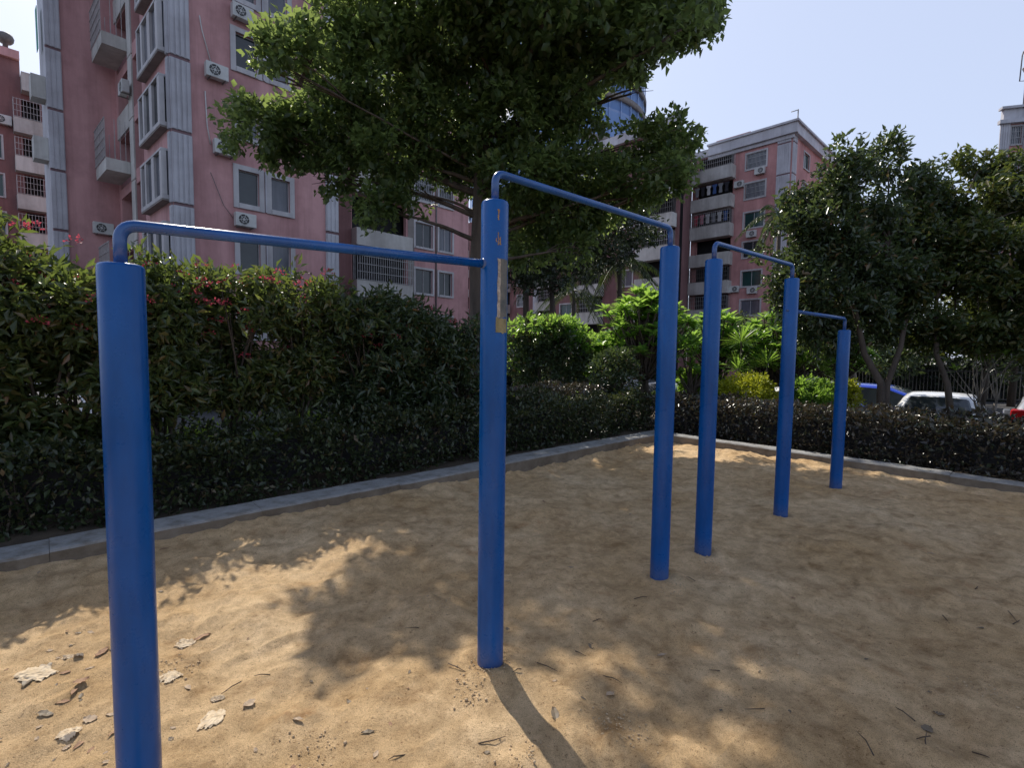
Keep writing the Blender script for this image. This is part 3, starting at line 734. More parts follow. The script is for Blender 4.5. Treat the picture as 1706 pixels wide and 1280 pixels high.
for k in range(-1, 6):
    z = 5.35 + P2 * k
    window(FC, Cb, 2.3, 4.15, z + .12, z + 1.6, fr=.14, sashes=2, grille=(k in (4, 5)), glass=['glass_dark', 'glass_curtain', 'glass_teal', 'glass_dark', 'glass_teal', 'glass_curtain', 'glass_curtain'][k + 1])
    cg = {5: 'bars', 4: None, 3: 'bars', 2: None, 1: 'bars_dark', 0: 'bars', -1: None}[k]
    balcony(FC, Cb, 5.15, 9.35, z - .35 + (0), 1.15, out=1.0, cage=cg, cage_top=2.5, dense=.2)
pilaster(FC, Cb, .12, 1.3, ROAD, 22.0, [4.2 + P2 * k for k in range(0, 7)], proud=.1)
FD = FF(Kc, Kc + n3 * 14, 1)
wh = [(3.2 + 4.2 * j, 4.8 + 4.2 * j, 5.5 + P2 * k, 7.0 + P2 * k) for j in range(3) for k in range(-1, 6)]
wall(FD, Cb, 0, 14, ROAD, 22.0, wh, M['pink2'])
for h in wh: window(FD, Cb, *h, fr=.12)
pilaster(FD, Cb, .0, 1.0, ROAD, 22.0, [4.2 + P2 * k for k in range(0, 7)], proud=.08)
b = MB(Cb.location)
b.fbox(FC, -.45, 7.9, .003, .45, 21.95, 22.85); b.fbox(FC, -.6, 8.0, .002, .62, 22.86, 23.05); b.fbox(FC, 8.05, 9.7, .003, .12, 22.0, 22.7); b.fbox(FC, -.15, 8, .004, .2, 21.6, 21.93)
b.fbox(FD, -.0, 14, .003, .42, 21.93, 22.83); b.fbox(FD, 0, 14, .002, .6, 22.84, 23.03)
b.build('cornice', M['pilaster'], Cb)
b = MB(Cb.location); b.fbox(FC, 4.5, 8, -4, -1.5, 22.9, 24.0); b.build('stair_head', M['pink2'], Cb)
D2 = Kc + n3 * 14 + n2 * 9.7
body(Cb, [Kc + n3 * 14, D2, Kc + n2 * 9.7], ROAD, 22.9, M['pink2']); roofslab(Cb, [Kc, Kc + n3 * 14, D2, Kc + n2 * 9.7], 22.8, M['roofgrey'])
b = MB(); rp = Kc + n3 * 1.0 + Vector((0, 0, 22.9)); b.o = rp
b.tube([rp, rp + Vector((0, 0, 1.6))], .05, 6); b.tube([rp + Vector((0, 0, 1.55)), rp + n2 * .6 + Vector((0, 0, 1.55))], .04, 6)
q = b.build('rooftop_pipe', M['bars_dark']); q.location = rp; tag(q, 'thin bent pipe standing on the roof corner of the right pink block', 'pipe')
for (u, z, lb) in ((2.75, 19.25, 'air conditioner under the topmost window of the right of centre pink block'),
                   (3.3, 13.35, 'air conditioner of the right pink block seen just left of the dark trees, mid height'),
                   (3.0, 7.85, 'air conditioner above the lowest visible window of the right of centre pink block'),
                   (4.75, 8.1, 'air conditioner at the right end of a lower balcony of the right pink block'),
                   (4.7, 18.4, 'air conditioner beside the laundry balcony high on the right pink block')):
    aircon(FC, u, z, lb, sc=1.15)
# laundry
lr = random.Random(4)
cols = [('red', (.5, .05, .08)), ('white', (.6, .6, .6)), ('blue', (.06, .12, .3)), ('grey', (.25, .26, .28)), ('pink', (.6, .25, .3)), ('black', (.03, .03, .04))]
for nm, c in cols: M['cl_' + nm] = surf('cloth_' + nm, c, tuple(x * .75 for x in c), 3, .9)
def garment(F, u, w_, z, hw, hh, colr, label):
    o = F(u, w_, z); b = MB(o); n = 6
    for s_ in (.0, .02):
        rows = []
        for i in range(n + 1):
            t = i / n; wd = hw * (1.25 if t < .25 else .8 + .1 * math.sin(t * 9 + u)); rows.append((z - t * hh, wd))
        for (za, wa), (zb, wb) in zip(rows, rows[1:]): b.face([F(u - wa, w_ + s_, za), F(u + wa, w_ + s_, za), F(u + wb, w_ + s_, zb), F(u - wb, w_ + s_, zb)])
    q = b.build('hanging_garment', M['cl_' + colr]); q.location = o
    tag(q, label, 'laundry', 'laundry on the balconies')
for i, (zf, lvl, seq) in enumerate(((5.35 + P2 * 4, 'upper', ['grey', 'black', 'white', 'blue', 'grey', 'black']), (5.35 + P2 * 3, 'lower', ['red', 'pink', 'white', 'grey', 'white', 'blue']))):
    for j, cn in enumerate(seq):
        garment(FC, 8.8 - j * .62, .72, zf + 2.05, .20, .95, cn, f'{cn} garment, {["first", "second", "third", "fourth", "fifth", "last"][j]} from the left on the {lvl} laundry balcony of the right pink block')

# ---- wing left of that block, and a block further back
Kw = v2(at(1129, 400, 46.5)); FW = FF(Kw, Kw + n2 * 15, -1)
Wb = thing('apartment_building', 'shaded pink block with white balconies, between big tree crown and the right of centre block', 'building', (Kw.x, Kw.y, ROAD))
holes = [(u, u + wd, 5.2 + P2 * k + dz0, 5.2 + P2 * k + dz1) for k in range(-1, 6) for (u, wd, dz0, dz1) in ((.3, 3.4, .5, 2.2), (4.7, 1.6, .1, 1.6), (8.2, 3.2, .5, 2.2), (12.3, 1.6, .1, 1.6))]
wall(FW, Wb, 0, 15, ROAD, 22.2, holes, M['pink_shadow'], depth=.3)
b = MB(Wb.location); b.face([FW(.1, -1, ROAD), FW(14.9, -1, ROAD), FW(14.9, -1, 22), FW(.1, -1, 22)]); b.build('interior', M['room'], Wb)
for k in range(-1, 6):
    z = 5.2 + P2 * k
    balcony(FW, Wb, .15, 3.9, z - .6, 1.1, out=.9, cage=['bars_dark', None, 'bars'][k % 3], cage_top=2.4, dense=.22)
    balcony(FW, Wb, 8.05, 11.6, z - .6, 1.1, out=.9, cage=['bars', 'bars_dark', None][k % 3], cage_top=2.4, dense=.22)
    window(FW, Wb, 4.7, 6.3, z + .1, z + 1.6, fr=.12); window(FW, Wb, 12.3, 13.9, z + .1, z + 1.6, fr=.12)
b = MB(Wb.location); b.fbox(FW, -.2, 15, .003, .4, 22.0, 22.9); b.build('cornice', M['pilaster'], Wb)
Rw = Kc + n2 * 9.75
body(Wb, [Kw, Rw, Rw + n2 * 12, Kw + n2 * 15], ROAD, 22.2, M['pink_shadow']); roofslab(Wb, [Kw, Rw, Rw + n2 * 12, Kw + n2 * 15], 22.2, M['roofgrey'])

Kf = v2(at(1010, 480, 58.)); Ff = FF(Kf, Kf + n2 * 30, -1)
Fb = thing('apartment_building', 'far dull pink block seen under the big tree crown, between the trunk and centre palms', 'building', (Kf.x, Kf.y, ROAD))
holes = [(u, u + wd, 4.6 + P2 * k + dz0, 4.6 + P2 * k + dz1) for k in range(-1, 5) for j in range(3) for (u, wd, dz0, dz1) in ((3.6 + j * 9, 1.9, .1, 1.6), (7.0 + j * 9, 3.6, .5, 2.2))]
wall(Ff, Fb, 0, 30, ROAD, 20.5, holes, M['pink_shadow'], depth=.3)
b = MB(Fb.location); b.face([Ff(.1, -1, ROAD), Ff(29.9, -1, ROAD), Ff(29.9, -1, 20), Ff(.1, -1, 20)]); b.build('interior', M['room'], Fb)
for j in range(3):
    pilaster(Ff, Fb, 1.6 + j * 9, 2.5 + j * 9, ROAD, 20.5, [4.0 + P2 * k for k in range(6)], proud=.1)
    for k in range(-1, 5):
        z = 4.6 + P2 * k
        window(Ff, Fb, 3.6 + j * 9, 5.5 + j * 9, z + .1, z + 1.6, fr=.12, grille=(k + j) % 2 == 0)
        balcony(Ff, Fb, 6.9 + j * 9, 10.4 + j * 9 if j < 2 else 28.6, z - .6, 1.0, out=.9, cage=['bars_dark', 'bars', None][(k + j) % 3], cage_top=2.4, dense=.24)
body(Fb, [Kf, Kf + n3 * 12, Kf + n3 * 12 + n2 * 30, Kf + n2 * 30], ROAD, 20.5, M['pink_shadow']); roofslab(Fb, [Kf, Kf + n3 * 12, Kf + n3 * 12 + n2 * 30, Kf + n2 * 30], 20.5, M['roofgrey'])
for (j, u, z) in ((0, 4.2, 6.75), (0, 5.9, 6.75), (0, 4.4, 9.6)):
    aircon(Ff, u, z - .1, {(4.2): 'air conditioner under a low window of the far block beside its pilaster', (5.9): 'air conditioner beside the low balcony of the far block under the tree', (4.4): 'air conditioner one floor higher on the far block under the tree'}[u], sc=1.15)

# ---- far right block edge
E0 = v2(at(1668, 185, 44.)); eE = Vector((.958, -.287, 0)); FE = FF(E0, E0 + eE * 9, 1)
Eb = thing('apartment_building', 'narrow edge of a pink and white block at the right border of the photo', 'building', (E0.x, E0.y, ROAD))
holes = [(.78, 1.5, 19.5 - P2 * k, 21.0 - P2 * k) for k in range(0, 7)] + [(3.2, 4.6, 19.5 - P2 * k, 21.0 - P2 * k) for k in range(0, 7)]
wall(FE, Eb, 0, 9, ROAD, 21.4, holes, M['pink2'])
for h in holes: window(FE, Eb, *h, fr=.1, grille=True)
pilaster(FE, Eb, 0, .66, ROAD, 21.4, [19.1 - P2 * k for k in range(7)], proud=.1); pilaster(FE, Eb, 1.62, 2.6, ROAD, 22.6, [18.9 - P2 * k for k in range(7)], proud=.3)
b = MB(Eb.location); b.fbox(FE, -.2, 1.6, .003, .4, 21.2, 21.5); b.fbox(FE, .15, 9, -.3, .12, 21.51, 22.4); b.fbox(FE, -.1, 1.6, -.2, .35, 22.41, 22.6); b.build('cornice', M['pilaster'], Eb)
EL = Vector((.78, .626, 0))
body(Eb, [E0, E0 + EL * 10, E0 + EL * 10 + eE * 9, E0 + eE * 9], ROAD, 21.4, M['pink2']); roofslab(Eb, [E0, E0 + EL * 10, E0 + EL * 10 + eE * 9, E0 + eE * 9], 21.45, M['roofgrey'])
mp = FE(1.5, .2, 22.4); mt = thing('rooftop_mast', 'grey mast with bracket and funnel caps on the block at the right border', 'mast', mp)
b = MB(mp); b.tube([mp, mp + Vector((0, 0, 2.2)), mp + Vector((0, 0, 4.5))], [.17, .14, .1], 10); b.build('pole', M['bars_dark'], mt)
b = MB(mp)
for z in (2.6, 3.9): b.tube([mp + Vector((0, 0, z)), mp + Vector((0, 0, z + .55)), mp + Vector((0, 0, z + .62))], [.12, .36, .34], 12)
b.build('funnel_cap', M['bars_dark'], mt)
b = MB(mp); b.tube([mp + Vector((0, 0, 2.15)), mp - eE * .50 + Vector((0, 0, 2.15)), mp - eE * .45 + Vector((0, 0, 4.2)), mp - eE * .4 + Vector((0, 0, 4.5)), mp + Vector((0, 0, 4.5))], .045, 8); b.build('bracket', M['bars_dark'], mt)

# ---- far left block
Dp = v2(at(0, 60, 38.)); D0 = Dp - dF * 9; D1 = Dp + dF * 3.4; FDl = FF(D0, D1, 1)
Db = thing('apartment_building', 'farther pink block with small caged balconies at the left border of the photo', 'building', (D0.x, D0.y, ROAD))
holes = [(9.5, 10.95, 18.0 - FH * k, 19.8 - FH * k) for k in range(6)] + [(7.3, 8.8, 15.2 - FH * k, 16.8 - FH * k) for k in range(5)] + [(3.0, 5.0, 18.0 - FH * k, 19.6 - FH * k) for k in range(6)]
wall(FDl, Db, 0, 9.95, ROAD, 22.6, [h for h in holes if h[1] < 9.2], M['pink_shadow'], depth=.3)
wall(FDl, Db, 9.0, FDl.L, ROAD, 21.4, [h for h in holes if h[0] > 9.2], M['pink_shadow'], depth=.3, w=-.02, name='wing_wall')
b = MB(Db.location); b.face([FDl(.1, -1, ROAD), FDl(12.3, -1, ROAD), FDl(12.3, -1, 21), FDl(.1, -1, 21)]); b.build('interior', M['room'], Db)
for h in holes:
    if h[0] < 9: window(FDl, Db, *h, fr=.1, glass='glass_teal')
for k in range(6):
    z = 18.0 - FH * k
    balcony(FDl, Db, 9.45, 11.3, z - .75, .95, out=.8, cage='bars', cage_top=2.3, dense=.18, m='parapet')
pilaster(FDl, Db, 11.5, 12.3, ROAD, 19.8, [19 - FH * k for k in range(7)], proud=.1)
b = MB(Db.location); b.fbox(FDl, 9.96, 12.2, -.1, .9, 20.2, 21.5); b.build('roof_parapet', M['parapet'], Db)
b = MB(Db.location); b.fbox(FDl, -.2, 9.95, .003, .3, 22.5, 23.1); b.build('cornice', M['pink'], Db)
body(Db, [D0, D0 + dS * 10, D1 + dS * 10, D1], ROAD, 21.4, M['pink2']); roofslab(Db, [D0, D0 + dS * 10, D1 + dS * 10, D1], 21.4, M['roofgrey'])
b = MB(); vp = FDl(9.25, .1, 23.1); b.o = vp
b.tube([vp + Vector((0, 0, z)) for z in (0, .3, .35, .5, .75, .95, 1.05, 1.1)], [.15, .15, .32, .45, .5, .42, .25, .05], 14)
q = b.build('roof_ventilator', M['bars_dark']); q.location = vp; tag(q, 'dark round ventilator on the roof of the left border block', 'ventilator')
aircon(FDl, 8.9, 17.9, 'air conditioner on the left border block, partly cut off by the photo edge', sc=1.2)

# ---- blue glass tower far behind the trees
def towermat():
    m, nt, out = nmat('blue_curtain_wall')
    tc = N(nt, 'ShaderNodeTexCoord').outputs['Object']; sp = N(nt, 'ShaderNodeSeparateXYZ'); nt.links.new(tc, sp.inputs[0])
    a = N(nt, 'ShaderNodeMath', operation='MULTIPLY'); a.inputs[1].default_value = 1 / 3.6; nt.links.new(sp.outputs[2], a.inputs[0])
    fr_ = N(nt, 'ShaderNodeMath', operation='FRACT'); nt.links.new(a.outputs[0], fr_.inputs[0])
    cr = ramp(nt, fr_.outputs[0], [(0.0, (0.30, 0.40, 0.62)), (0.12, (0.30, 0.40, 0.62)), (0.14, (0.17, 0.28, 0.52)), (0.95, (0.24, 0.36, 0.60))])
    p = N(nt, 'ShaderNodeBsdfPrincipled'); nt.links.new(cr.outputs[0], p.inputs['Base Color']); p.inputs['Roughness'].default_value = .3
    nt.links.new(p.outputs[0], out.inputs[0]); return m
M['tower'] = towermat()
tx = at(930, 200, 125); tp = Vector((tx.x, 130, ROAD)); tw = thing('office_tower', 'tall round blue glass tower glimpsed through the big tree crown', 'tower', tp)
TR = at(1077, 200, 125).x - tx.x
b = MB(tp); b.tube([tp, tp + Vector((0, 0, 68))], TR, 64); b.build('glass_wall', M['tower'], tw)
b = MB(tp)
for z in (56.5, 60.5, 47, 35): b.tube([tp + Vector((0, 0, z)), tp + Vector((0, 0, z + 1.3))], TR + .5, 64)
b.build('sill_ring', M['soffit'], tw)
b = MB(tp)
for k in range(40):
    a = 2 * math.pi * k / 40; c = tp + Vector((math.cos(a), math.sin(a), 0)) * (TR + .12); t_ = Vector((-math.sin(a), math.cos(a), 0)) * .12; r_ = Vector((math.cos(a), math.sin(a), 0)) * .15
    b.hexa([c - t_, c + t_, c + t_ + r_, c - t_ + r_] + [x + Vector((0, 0, 67.9)) for x in (c - t_, c + t_, c + t_ + r_, c - t_ + r_)])
b.build('mullion', M['tower'], tw)

# ------------------------------------------------------------------ vegetation
def unit(n, r=None):
    r = r or rng; v = r.normal(size=(n, 3)); return v / np.linalg.norm(v, axis=1)[:, None]
def leaf_mesh(name, P, D, L, wr_=.45, seg=1, bend=.0, upb=.6, fold=.18, r=None):
    """P base points, D unit directions, L lengths -> one mesh of many separate leaves"""
    r = r or rng; n = len(P); P = np.asarray(P); D = np.asarray(D); L = np.asarray(L).reshape(n, 1)
    up = unit(n, r) * (1 - upb) + np.array([0, 0, 1.]) * upb
    S = np.cross(D, up); S /= (np.linalg.norm(S, axis=1)[:, None] + 1e-6); Nn = np.cross(S, D)
    W = L * wr_ * .5
    if seg == 1:
        mid = P + D * L * .5
        a = mid + S * W + Nn * W * fold * 2; c = mid - S * W + Nn * W * fold * 2; t = P + D * L - Nn * L * bend
        V = np.stack([P, a, t, c], 1).reshape(-1, 3)
        base = np.arange(n)[:, None] * 4
        F = np.concatenate([base + np.array([[0, 1, 2]]), base + np.array([[0, 2, 3]])], 0)
        return V, F
    prof = [(.0, .12), (.3, .8), (.62, 1.0), (.86, .6), (1.0, .02)]
    rows = []
    for t, wd in prof:
        c = P + D * L * t - Nn * L * bend * t * t
        rows += [c + S * W * wd + Nn * W * fold * wd * 2, c, c - S * W * wd + Nn * W * fold * wd * 2]
    V = np.stack(rows, 1).reshape(-1, 3); k = len(rows); base = np.arange(n)[:, None] * k; Fs = []
    for i in range(len(prof) - 1):
        for j in (0, 1):
            Fs.append(base + np.array([[i * 3 + j, i * 3 + j + 1, i * 3 + j + 4, i * 3 + j + 3]]))
    return V, np.concatenate(Fs, 0)

def clusters(clumps, dens, hole=0.0, hs=1.1, shell=.5, r=None):
    """clumps: (centre, (rx,ry,rz)); returns cluster centres and outward directions"""
    r = r or rng; C = []; O = []
    for c, rad in clumps:
        rad = np.array(rad); area = (rad[0] * rad[1] * rad[2]) ** (2 / 3) * 12.6
        n = int(area * dens); d = unit(n, r); q = shell + (1.06 - shell) * r.random(n) ** .6
        # lumpy surface
        for dd, qq in zip(d, q):
            p = np.array(c) + dd * rad * qq
            nv = mnoise.noise(Vector(p * hs)) if hole > 0 else 1
            lump = 1 + .22 * mnoise.noise(Vector(p * 2.3))
            p = np.array(c) + dd * rad * qq * lump
            if hole > 0 and nv < -1 + hole: continue
            C.append(p); O.append(dd)
    return np.array(C), np.array(O)

def foliage(name, clumps, m, parent, dens=14, per=11, spread=.16, L=.10, wr_=.5, hole=0, seg=1, bend=.1, upb=.5, shell=.5, seed=1, outw=.6, fold=.18, hs=1.1, kill=None, origin=None):
    r = np.random.default_rng(seed); C, O = clusters(clumps, dens, hole, hs, shell, r)
    if kill is not None:
        keep = np.array([not kill(c) for c in C]); C = C[keep]; O = O[keep]
    n = len(C) * per
    P = np.repeat(C, per, 0) + unit(n, r) * (r.random((n, 1)) ** .5) * spread
    D = np.repeat(O, per, 0) * outw + unit(n, r) * .8 + np.array([0, 0, .05]); D /= np.linalg.norm(D, axis=1)[:, None]
    Ls = L * (.65 + .7 * r.random(n))
    o = np.array(origin if origin is not None else parent.location)
    V, F = leaf_mesh(name, P - o, D, Ls, wr_, seg, bend, upb, fold, r)
    return obj(name, mesh_np(name, V, F), m, parent)

def limb(b, p, q, r0, r1, wob=.12, n=7, seed=0, sides=9):
    rr = random.Random(seed); p = Vector(p); q = Vector(q); L = (q - p).length; pts = []; rad = []
    o1 = Vector((rr.uniform(-1, 1), rr.uniform(-1, 1), rr.uniform(-.3, 1))) * wob * L
    for i in range(n + 1):
        t = i / n; x = p.lerp(q, t) + o1 * math.sin(math.pi * t) * .5 + Vector((rr.uniform(-1, 1), rr.uniform(-1, 1), 0)) * wob * .08 * L * (0 if i in (0, n) else 1)
        pts.append(x); rad.append(r0 * (1 - t) + r1 * t)
    b.tube(pts, rad, sides); return pts

def _pix(c):
    q = cam_rot.transposed() @ (Vector(c) - Vector((0, 0, CAM_H))); return 853 + FPX * q.x / -q.z, 640 - FPX * q.y / -q.z
def crown_limit(c):
    # outline of the real crown: layered branches leave open notches on its right and upper left
    x, y = _pix(c)
    edge = [(-900, 1260), (-60, 1235), (10, 1200), (35, 1215), (70, 1180), (95, 1090), (170, 1078), (188, 1140), (205, 1172), (280, 1172), (325, 1135), (345, 1070), (400, 1010), (470, 960)]
    lim = edge[0][1]
    for (y0, x0), (y1, x1) in zip(edge, edge[1:]):
        if y0 <= y < y1: lim = x0 + (x1 - x0) * (y - y0) / (y1 - y0)
    if y >= 470: lim = 960
    if x > lim - 8: return True
    left = 300 if y < -250 else 520 if y < 30 else 425 if y < 112 else 500 if y < 158 else 372 if y < 285 else 540 if y < 330 else 590
    if x < left: return True
    for (gx, gy, ga, gb) in ((1040, 172, 48, 40), (1018, 240, 30, 20), (722, 325, 40, 22), (600, 300, 20, 12), (505, 150, 18, 10), (985, 130, 14, 12), (820, 300, 16, 10), (700, 100, 10, 10), (640, 60, 9, 8), (815, 232, 22, 8), (905, 120, 12, 9), (1010, 215, 15, 8), (560, 130, 20, 10), (700, 300, 16, 9)):
        if ((x - gx) / ga) ** 2 + ((y - gy) / gb) ** 2 < 1: return True
    return False
# ---- the big shade tree
tb = PA(0, 0); tbase = Vector((-.66, 9.8, .08))
T1 = thing('shade_tree', 'big shade tree with layered leafy crown and dark trunk behind the middle blue post', 'tree', tbase)
def CL(px, py, Y, rx, rz, ry=None):      # centre from its bearing and depth, radii in metres
    c = at(px, py, Y); return (np.array(c), (rx, ry or rx, rz))
big = [CL(437, 215, 9.3, .72, .52, .8), CL(500, 235, 9.6, .6, .5), CL(440, 92, 7.3, .34, .26, .42), CL(492, 75, 7.7, .42, .36, .5), CL(470, 128, 7.5, .25, .16), CL(545, 45, 9.2, .75, .8), CL(560, 200, 9.6, .85, .7), CL(545, 290, 9.5, .4, .35),
       CL(640, 120, 9.4, 1.0, .9), CL(650, 255, 9.5, .95, .6), CL(622, 345, 9.1, .42, .36), CL(690, 320, 9.3, .5, .3), CL(745, 205, 9.6, 1.0, .8), CL(735, 40, 9.0, 1.0, .9),
       CL(860, 55, 9.4, 1.1, .9), CL(865, 200, 9.6, 1.1, .75), CL(875, 300, 9.4, .9, .5), CL(980, 50, 9.6, 1.0, .8), CL(960, 175, 9.5, .85, .55), CL(975, 285, 9.8, .95, .5), CL(1090, 30, 9.3, .9, .55),
       CL(1168, 52, 9.2, .58, .38), CL(1060, 105, 9.4, .6, .33), CL(1075, 150, 9.4, .30, .18), CL(1065, 238, 9.7, .8, .38), CL(1128, 245, 9.5, .58, .50), CL(1085, 302, 9.3, .8, .30), CL(1120, 318, 9.3, .35, .16),
       CL(940, 360, 9.9, .7, .45), CL(880, 400, 10.2, .55, .5), CL(960, 410, 9.7, .4, .28), CL(1010, 350, 10.2, .5, .35), CL(760, 300, 10.4, .5, .35)]
up_ = [((-1.9, 9.0, 8.3), (1.5, 1.6, 1.0)), ((0, 8.6, 9.0), (2.1, 1.9, 1.1)), ((2.4, 9.2, 8.7), (1.7, 1.9, 1.0)), ((.4, 10.6, 9.8), (2.3, 1.9, 1.0)), ((-1.2, 11.3, 8.0), (1.7, 1.7, 1.2)), ((1.8, 11.3, 7.7), (1.3, 1.2, .9)),
       ((.6, 8.0, 7.2), (1.7, 1.1, .8)), ((2.6, 8.3, 6.7), (1.5, 1.0, .7)), ((-1.0, 8.0, 7.6), (1.2, .9, .7)), ((1.5, 9.3, 10.3), (2.0, 1.9, .8)), ((3.3, 10.0, 8.6), (1.0, 1.1, .7)),
       ((-1.1, 12.0, 6.3), (1.3, 1.1, .8)), ((3.2, 8.7, 7.9), (1.4, 1.3, .6)), ((-3.4, 10.6, 6.2), (1.0, 1.0, .7))]
foliage('crown', [(np.array(c), r_) for c, r_ in big], M['lf_tree'], T1, dens=34, per=13, spread=.18, L=.125, wr_=.6, hole=.76, hs=2.2, shell=.35, seed=11, upb=.55, kill=crown_limit)
foliage('crown', [(np.array(c), r_) for c, r_ in up_], M['lf_tree'], T1, dens=15, per=13, spread=.22, L=.14, wr_=.6, hole=.68, hs=1.7, shell=.3, seed=12, upb=.55, kill=crown_limit)
b = MB(tbase)
tr = [tbase + Vector((0, 0, -.1)), tbase + Vector((0.02, 0, .15)), tbase + Vector((.04, 0, 1.2)), Vector((-.66, 9.8, 3.2)), Vector((-.60, 9.8, 5.0)), Vector((-.45, 9.85, 6.8)), Vector((-.2, 9.9, 8.6)), Vector((.1, 10, 10))]
b.tube(tr, [.32, .25, .20, .185, .17, .12, .08, .03], 14); b.build('trunk', M['bark'], T1)
b = MB(tbase)
for i, (c, r_) in enumerate(big):
    c = Vector(c); hz = max(3.3, min(c.z - .25 * abs(c.x + .6), 7)); p = Vector((-.6, 9.82, hz)); e_ = c + (p - c) * .08
    if c.y < 8 and c.z < 6.2 and i != 2: p = Vector(big[2][0]) + Vector((.3, .5, -.1))
    limb(b, p, e_, (.05 if abs(c.x) > 2 else .04) if c.y > 8 else .028, .010, .16, 9, i, 7)
    rr = random.Random(i)
    for k in range(4):
        q = c + Vector((rr.uniform(-1, 1) * r_[0], rr.uniform(-1, 1) * r_[1], rr.uniform(-.7, .9) * r_[2])) * .8
        limb(b, p.lerp(e_, .75), q, .016, .004, .15, 4, i * 9 + k, 5)
for i, (c, r_) in enumerate(up_):
    c = Vector(c); limb(b, Vector((-.4, 9.85, min(c.z - 1.2, 7.5))), c, .07, .02, .1, 7, 50 + i, 7)
b.build('branches', M['bark'], T1)

# ---- trees on the right
def small_tree(name, base, clumps, m, label, seed, trunks, dens=54, per=13, L=.12, wr_=.42, hole=.98, bark='bark', spread=.16, cat='tree', bend=.25, upb=.35, shell=.35):
    t = thing(name, label, cat, base)
    foliage('crown', clumps, m, t, dens=dens, per=per, spread=spread, L=L, wr_=wr_, hole=hole, hs=1.8, shell=shell, seed=seed, bend=bend, upb=upb)
    b = MB(base)
    for i, tk in enumerate(trunks):
        pts = [Vector(p) for p in tk[0]]; b.tube(pts, [tk[1] * (1 - .6 * k / (len(pts) - 1)) for k in range(len(pts))], 9)
    b.build('trunk', M[bark], t)
    b = MB(base); tops = [Vector(tk[0][-1]) for tk in trunks]
    for i, (c, r_) in enumerate(clumps):
        c = Vector(c); s_ = min(tops, key=lambda x: (x - c).length); limb(b, s_, c, .03, .006, .15, 5, seed * 31 + i, 6)
    b.build('branches', M[bark], t)
    return t
r1 = at(1468, 690, 8.9); r1.z = .08
small_tree('evergreen_tree', r1, [CL(1405, 262, 9.6, .32, .38), CL(1400, 320, 9.6, .62, .5), CL(1340, 330, 9.4, .38, .35), CL(1320, 400, 9.4, .6, .6), CL(1370, 420, 9.3, .7, .7), CL(1480, 265, 9.8, .38, .4), CL(1450, 340, 9.6, .7, .6),
    CL(1450, 440, 9.3, .9, .7), CL(1345, 490, 9.2, .62, .5), CL(1420, 520, 9.0, .7, .45), CL(1500, 400, 9.8, .6, .6), CL(1310, 470, 9.3, .36, .4), CL(1530, 300, 9.8, .28, .3), CL(1400, 370, 9.9, .8, .6), CL(1480, 480, 9.6, .9, .5), CL(1540, 360, 9.9, .5, .5), CL(1340, 400, 9.8, .5, .7), CL(1370, 560, 9.4, .5, .35), CL(1475, 535, 9.3, .6, .4), CL(1300, 420, 9.7, .4, .5), CL(1500, 330, 9.9, .45, .45)],
    M['lf_right'], 'dense dark evergreen tree with split trunk, its peaked crown beside the right pink block', 21,
    [([r1, at(1468, 640, 8.9), at(1440, 590, 8.95), at(1425, 520, 9.0), at(1390, 420, 9.3)], .075), ([r1 + Vector((.06, 0, 0)), at(1478, 640, 8.9), at(1500, 580, 8.9), at(1515, 500, 9.2), at(1480, 400, 9.5)], .06)])
r2 = at(1592, 700, 9.0); r2.z = .08
small_tree('evergreen_tree', r2, [CL(1580, 275, 10.2, .24, .28), CL(1578, 330, 10.0, .42, .36), CL(1640, 270, 10.2, .42, .34), CL(1680, 290, 10.0, .34, .34), CL(1625, 340, 9.8, .7, .5), CL(1700, 350, 9.6, .6, .55), CL(1560, 400, 9.4, .7, .6), CL(1640, 430, 9.2, .9, .6),
    CL(1545, 490, 9.2, .7, .45), CL(1630, 520, 9.0, .9, .45), CL(1720, 470, 8.8, .9, .7), CL(1740, 570, 8.6, .7, .4), CL(1800, 400, 9.0, .9, .9), CL(1600, 400, 9.8, .8, .6), CL(1660, 480, 9.6, .9, .6), CL(1680, 370, 9.9, .8, .5), CL(1590, 560, 9.4, .8, .25), CL(1545, 545, 9.4, .5, .3), CL(1690, 560, 9.5, .9, .35), CL(1530, 440, 9.8, .5, .5)],
    M['lf_lychee'], 'bushy tree with bronze tipped leaves over the white car at the right edge', 22,
    [([r2, at(1578, 640, 9.0), at(1560, 590, 9.05), at(1560, 500, 9.2), at(1590, 400, 9.5)], .06)])
r3 = at(1432, 640, 12.2); r3.z = -.7
small_tree('evergreen_tree', r3, [CL(1440, 480, 12.0, 1.1, .8), CL(1380, 540, 12.0, .7, .5), CL(1520, 400, 12.2, 1.0, .8)],
    M['lf_right'], 'shaded tree standing behind the blue car, its lit pale trunk next to the last post', 23,
    [([r3, at(1418, 600, 12.2), at(1428, 540, 12.1), at(1440, 480, 12.0)], .11)], bark='bark_pale', L=.13)
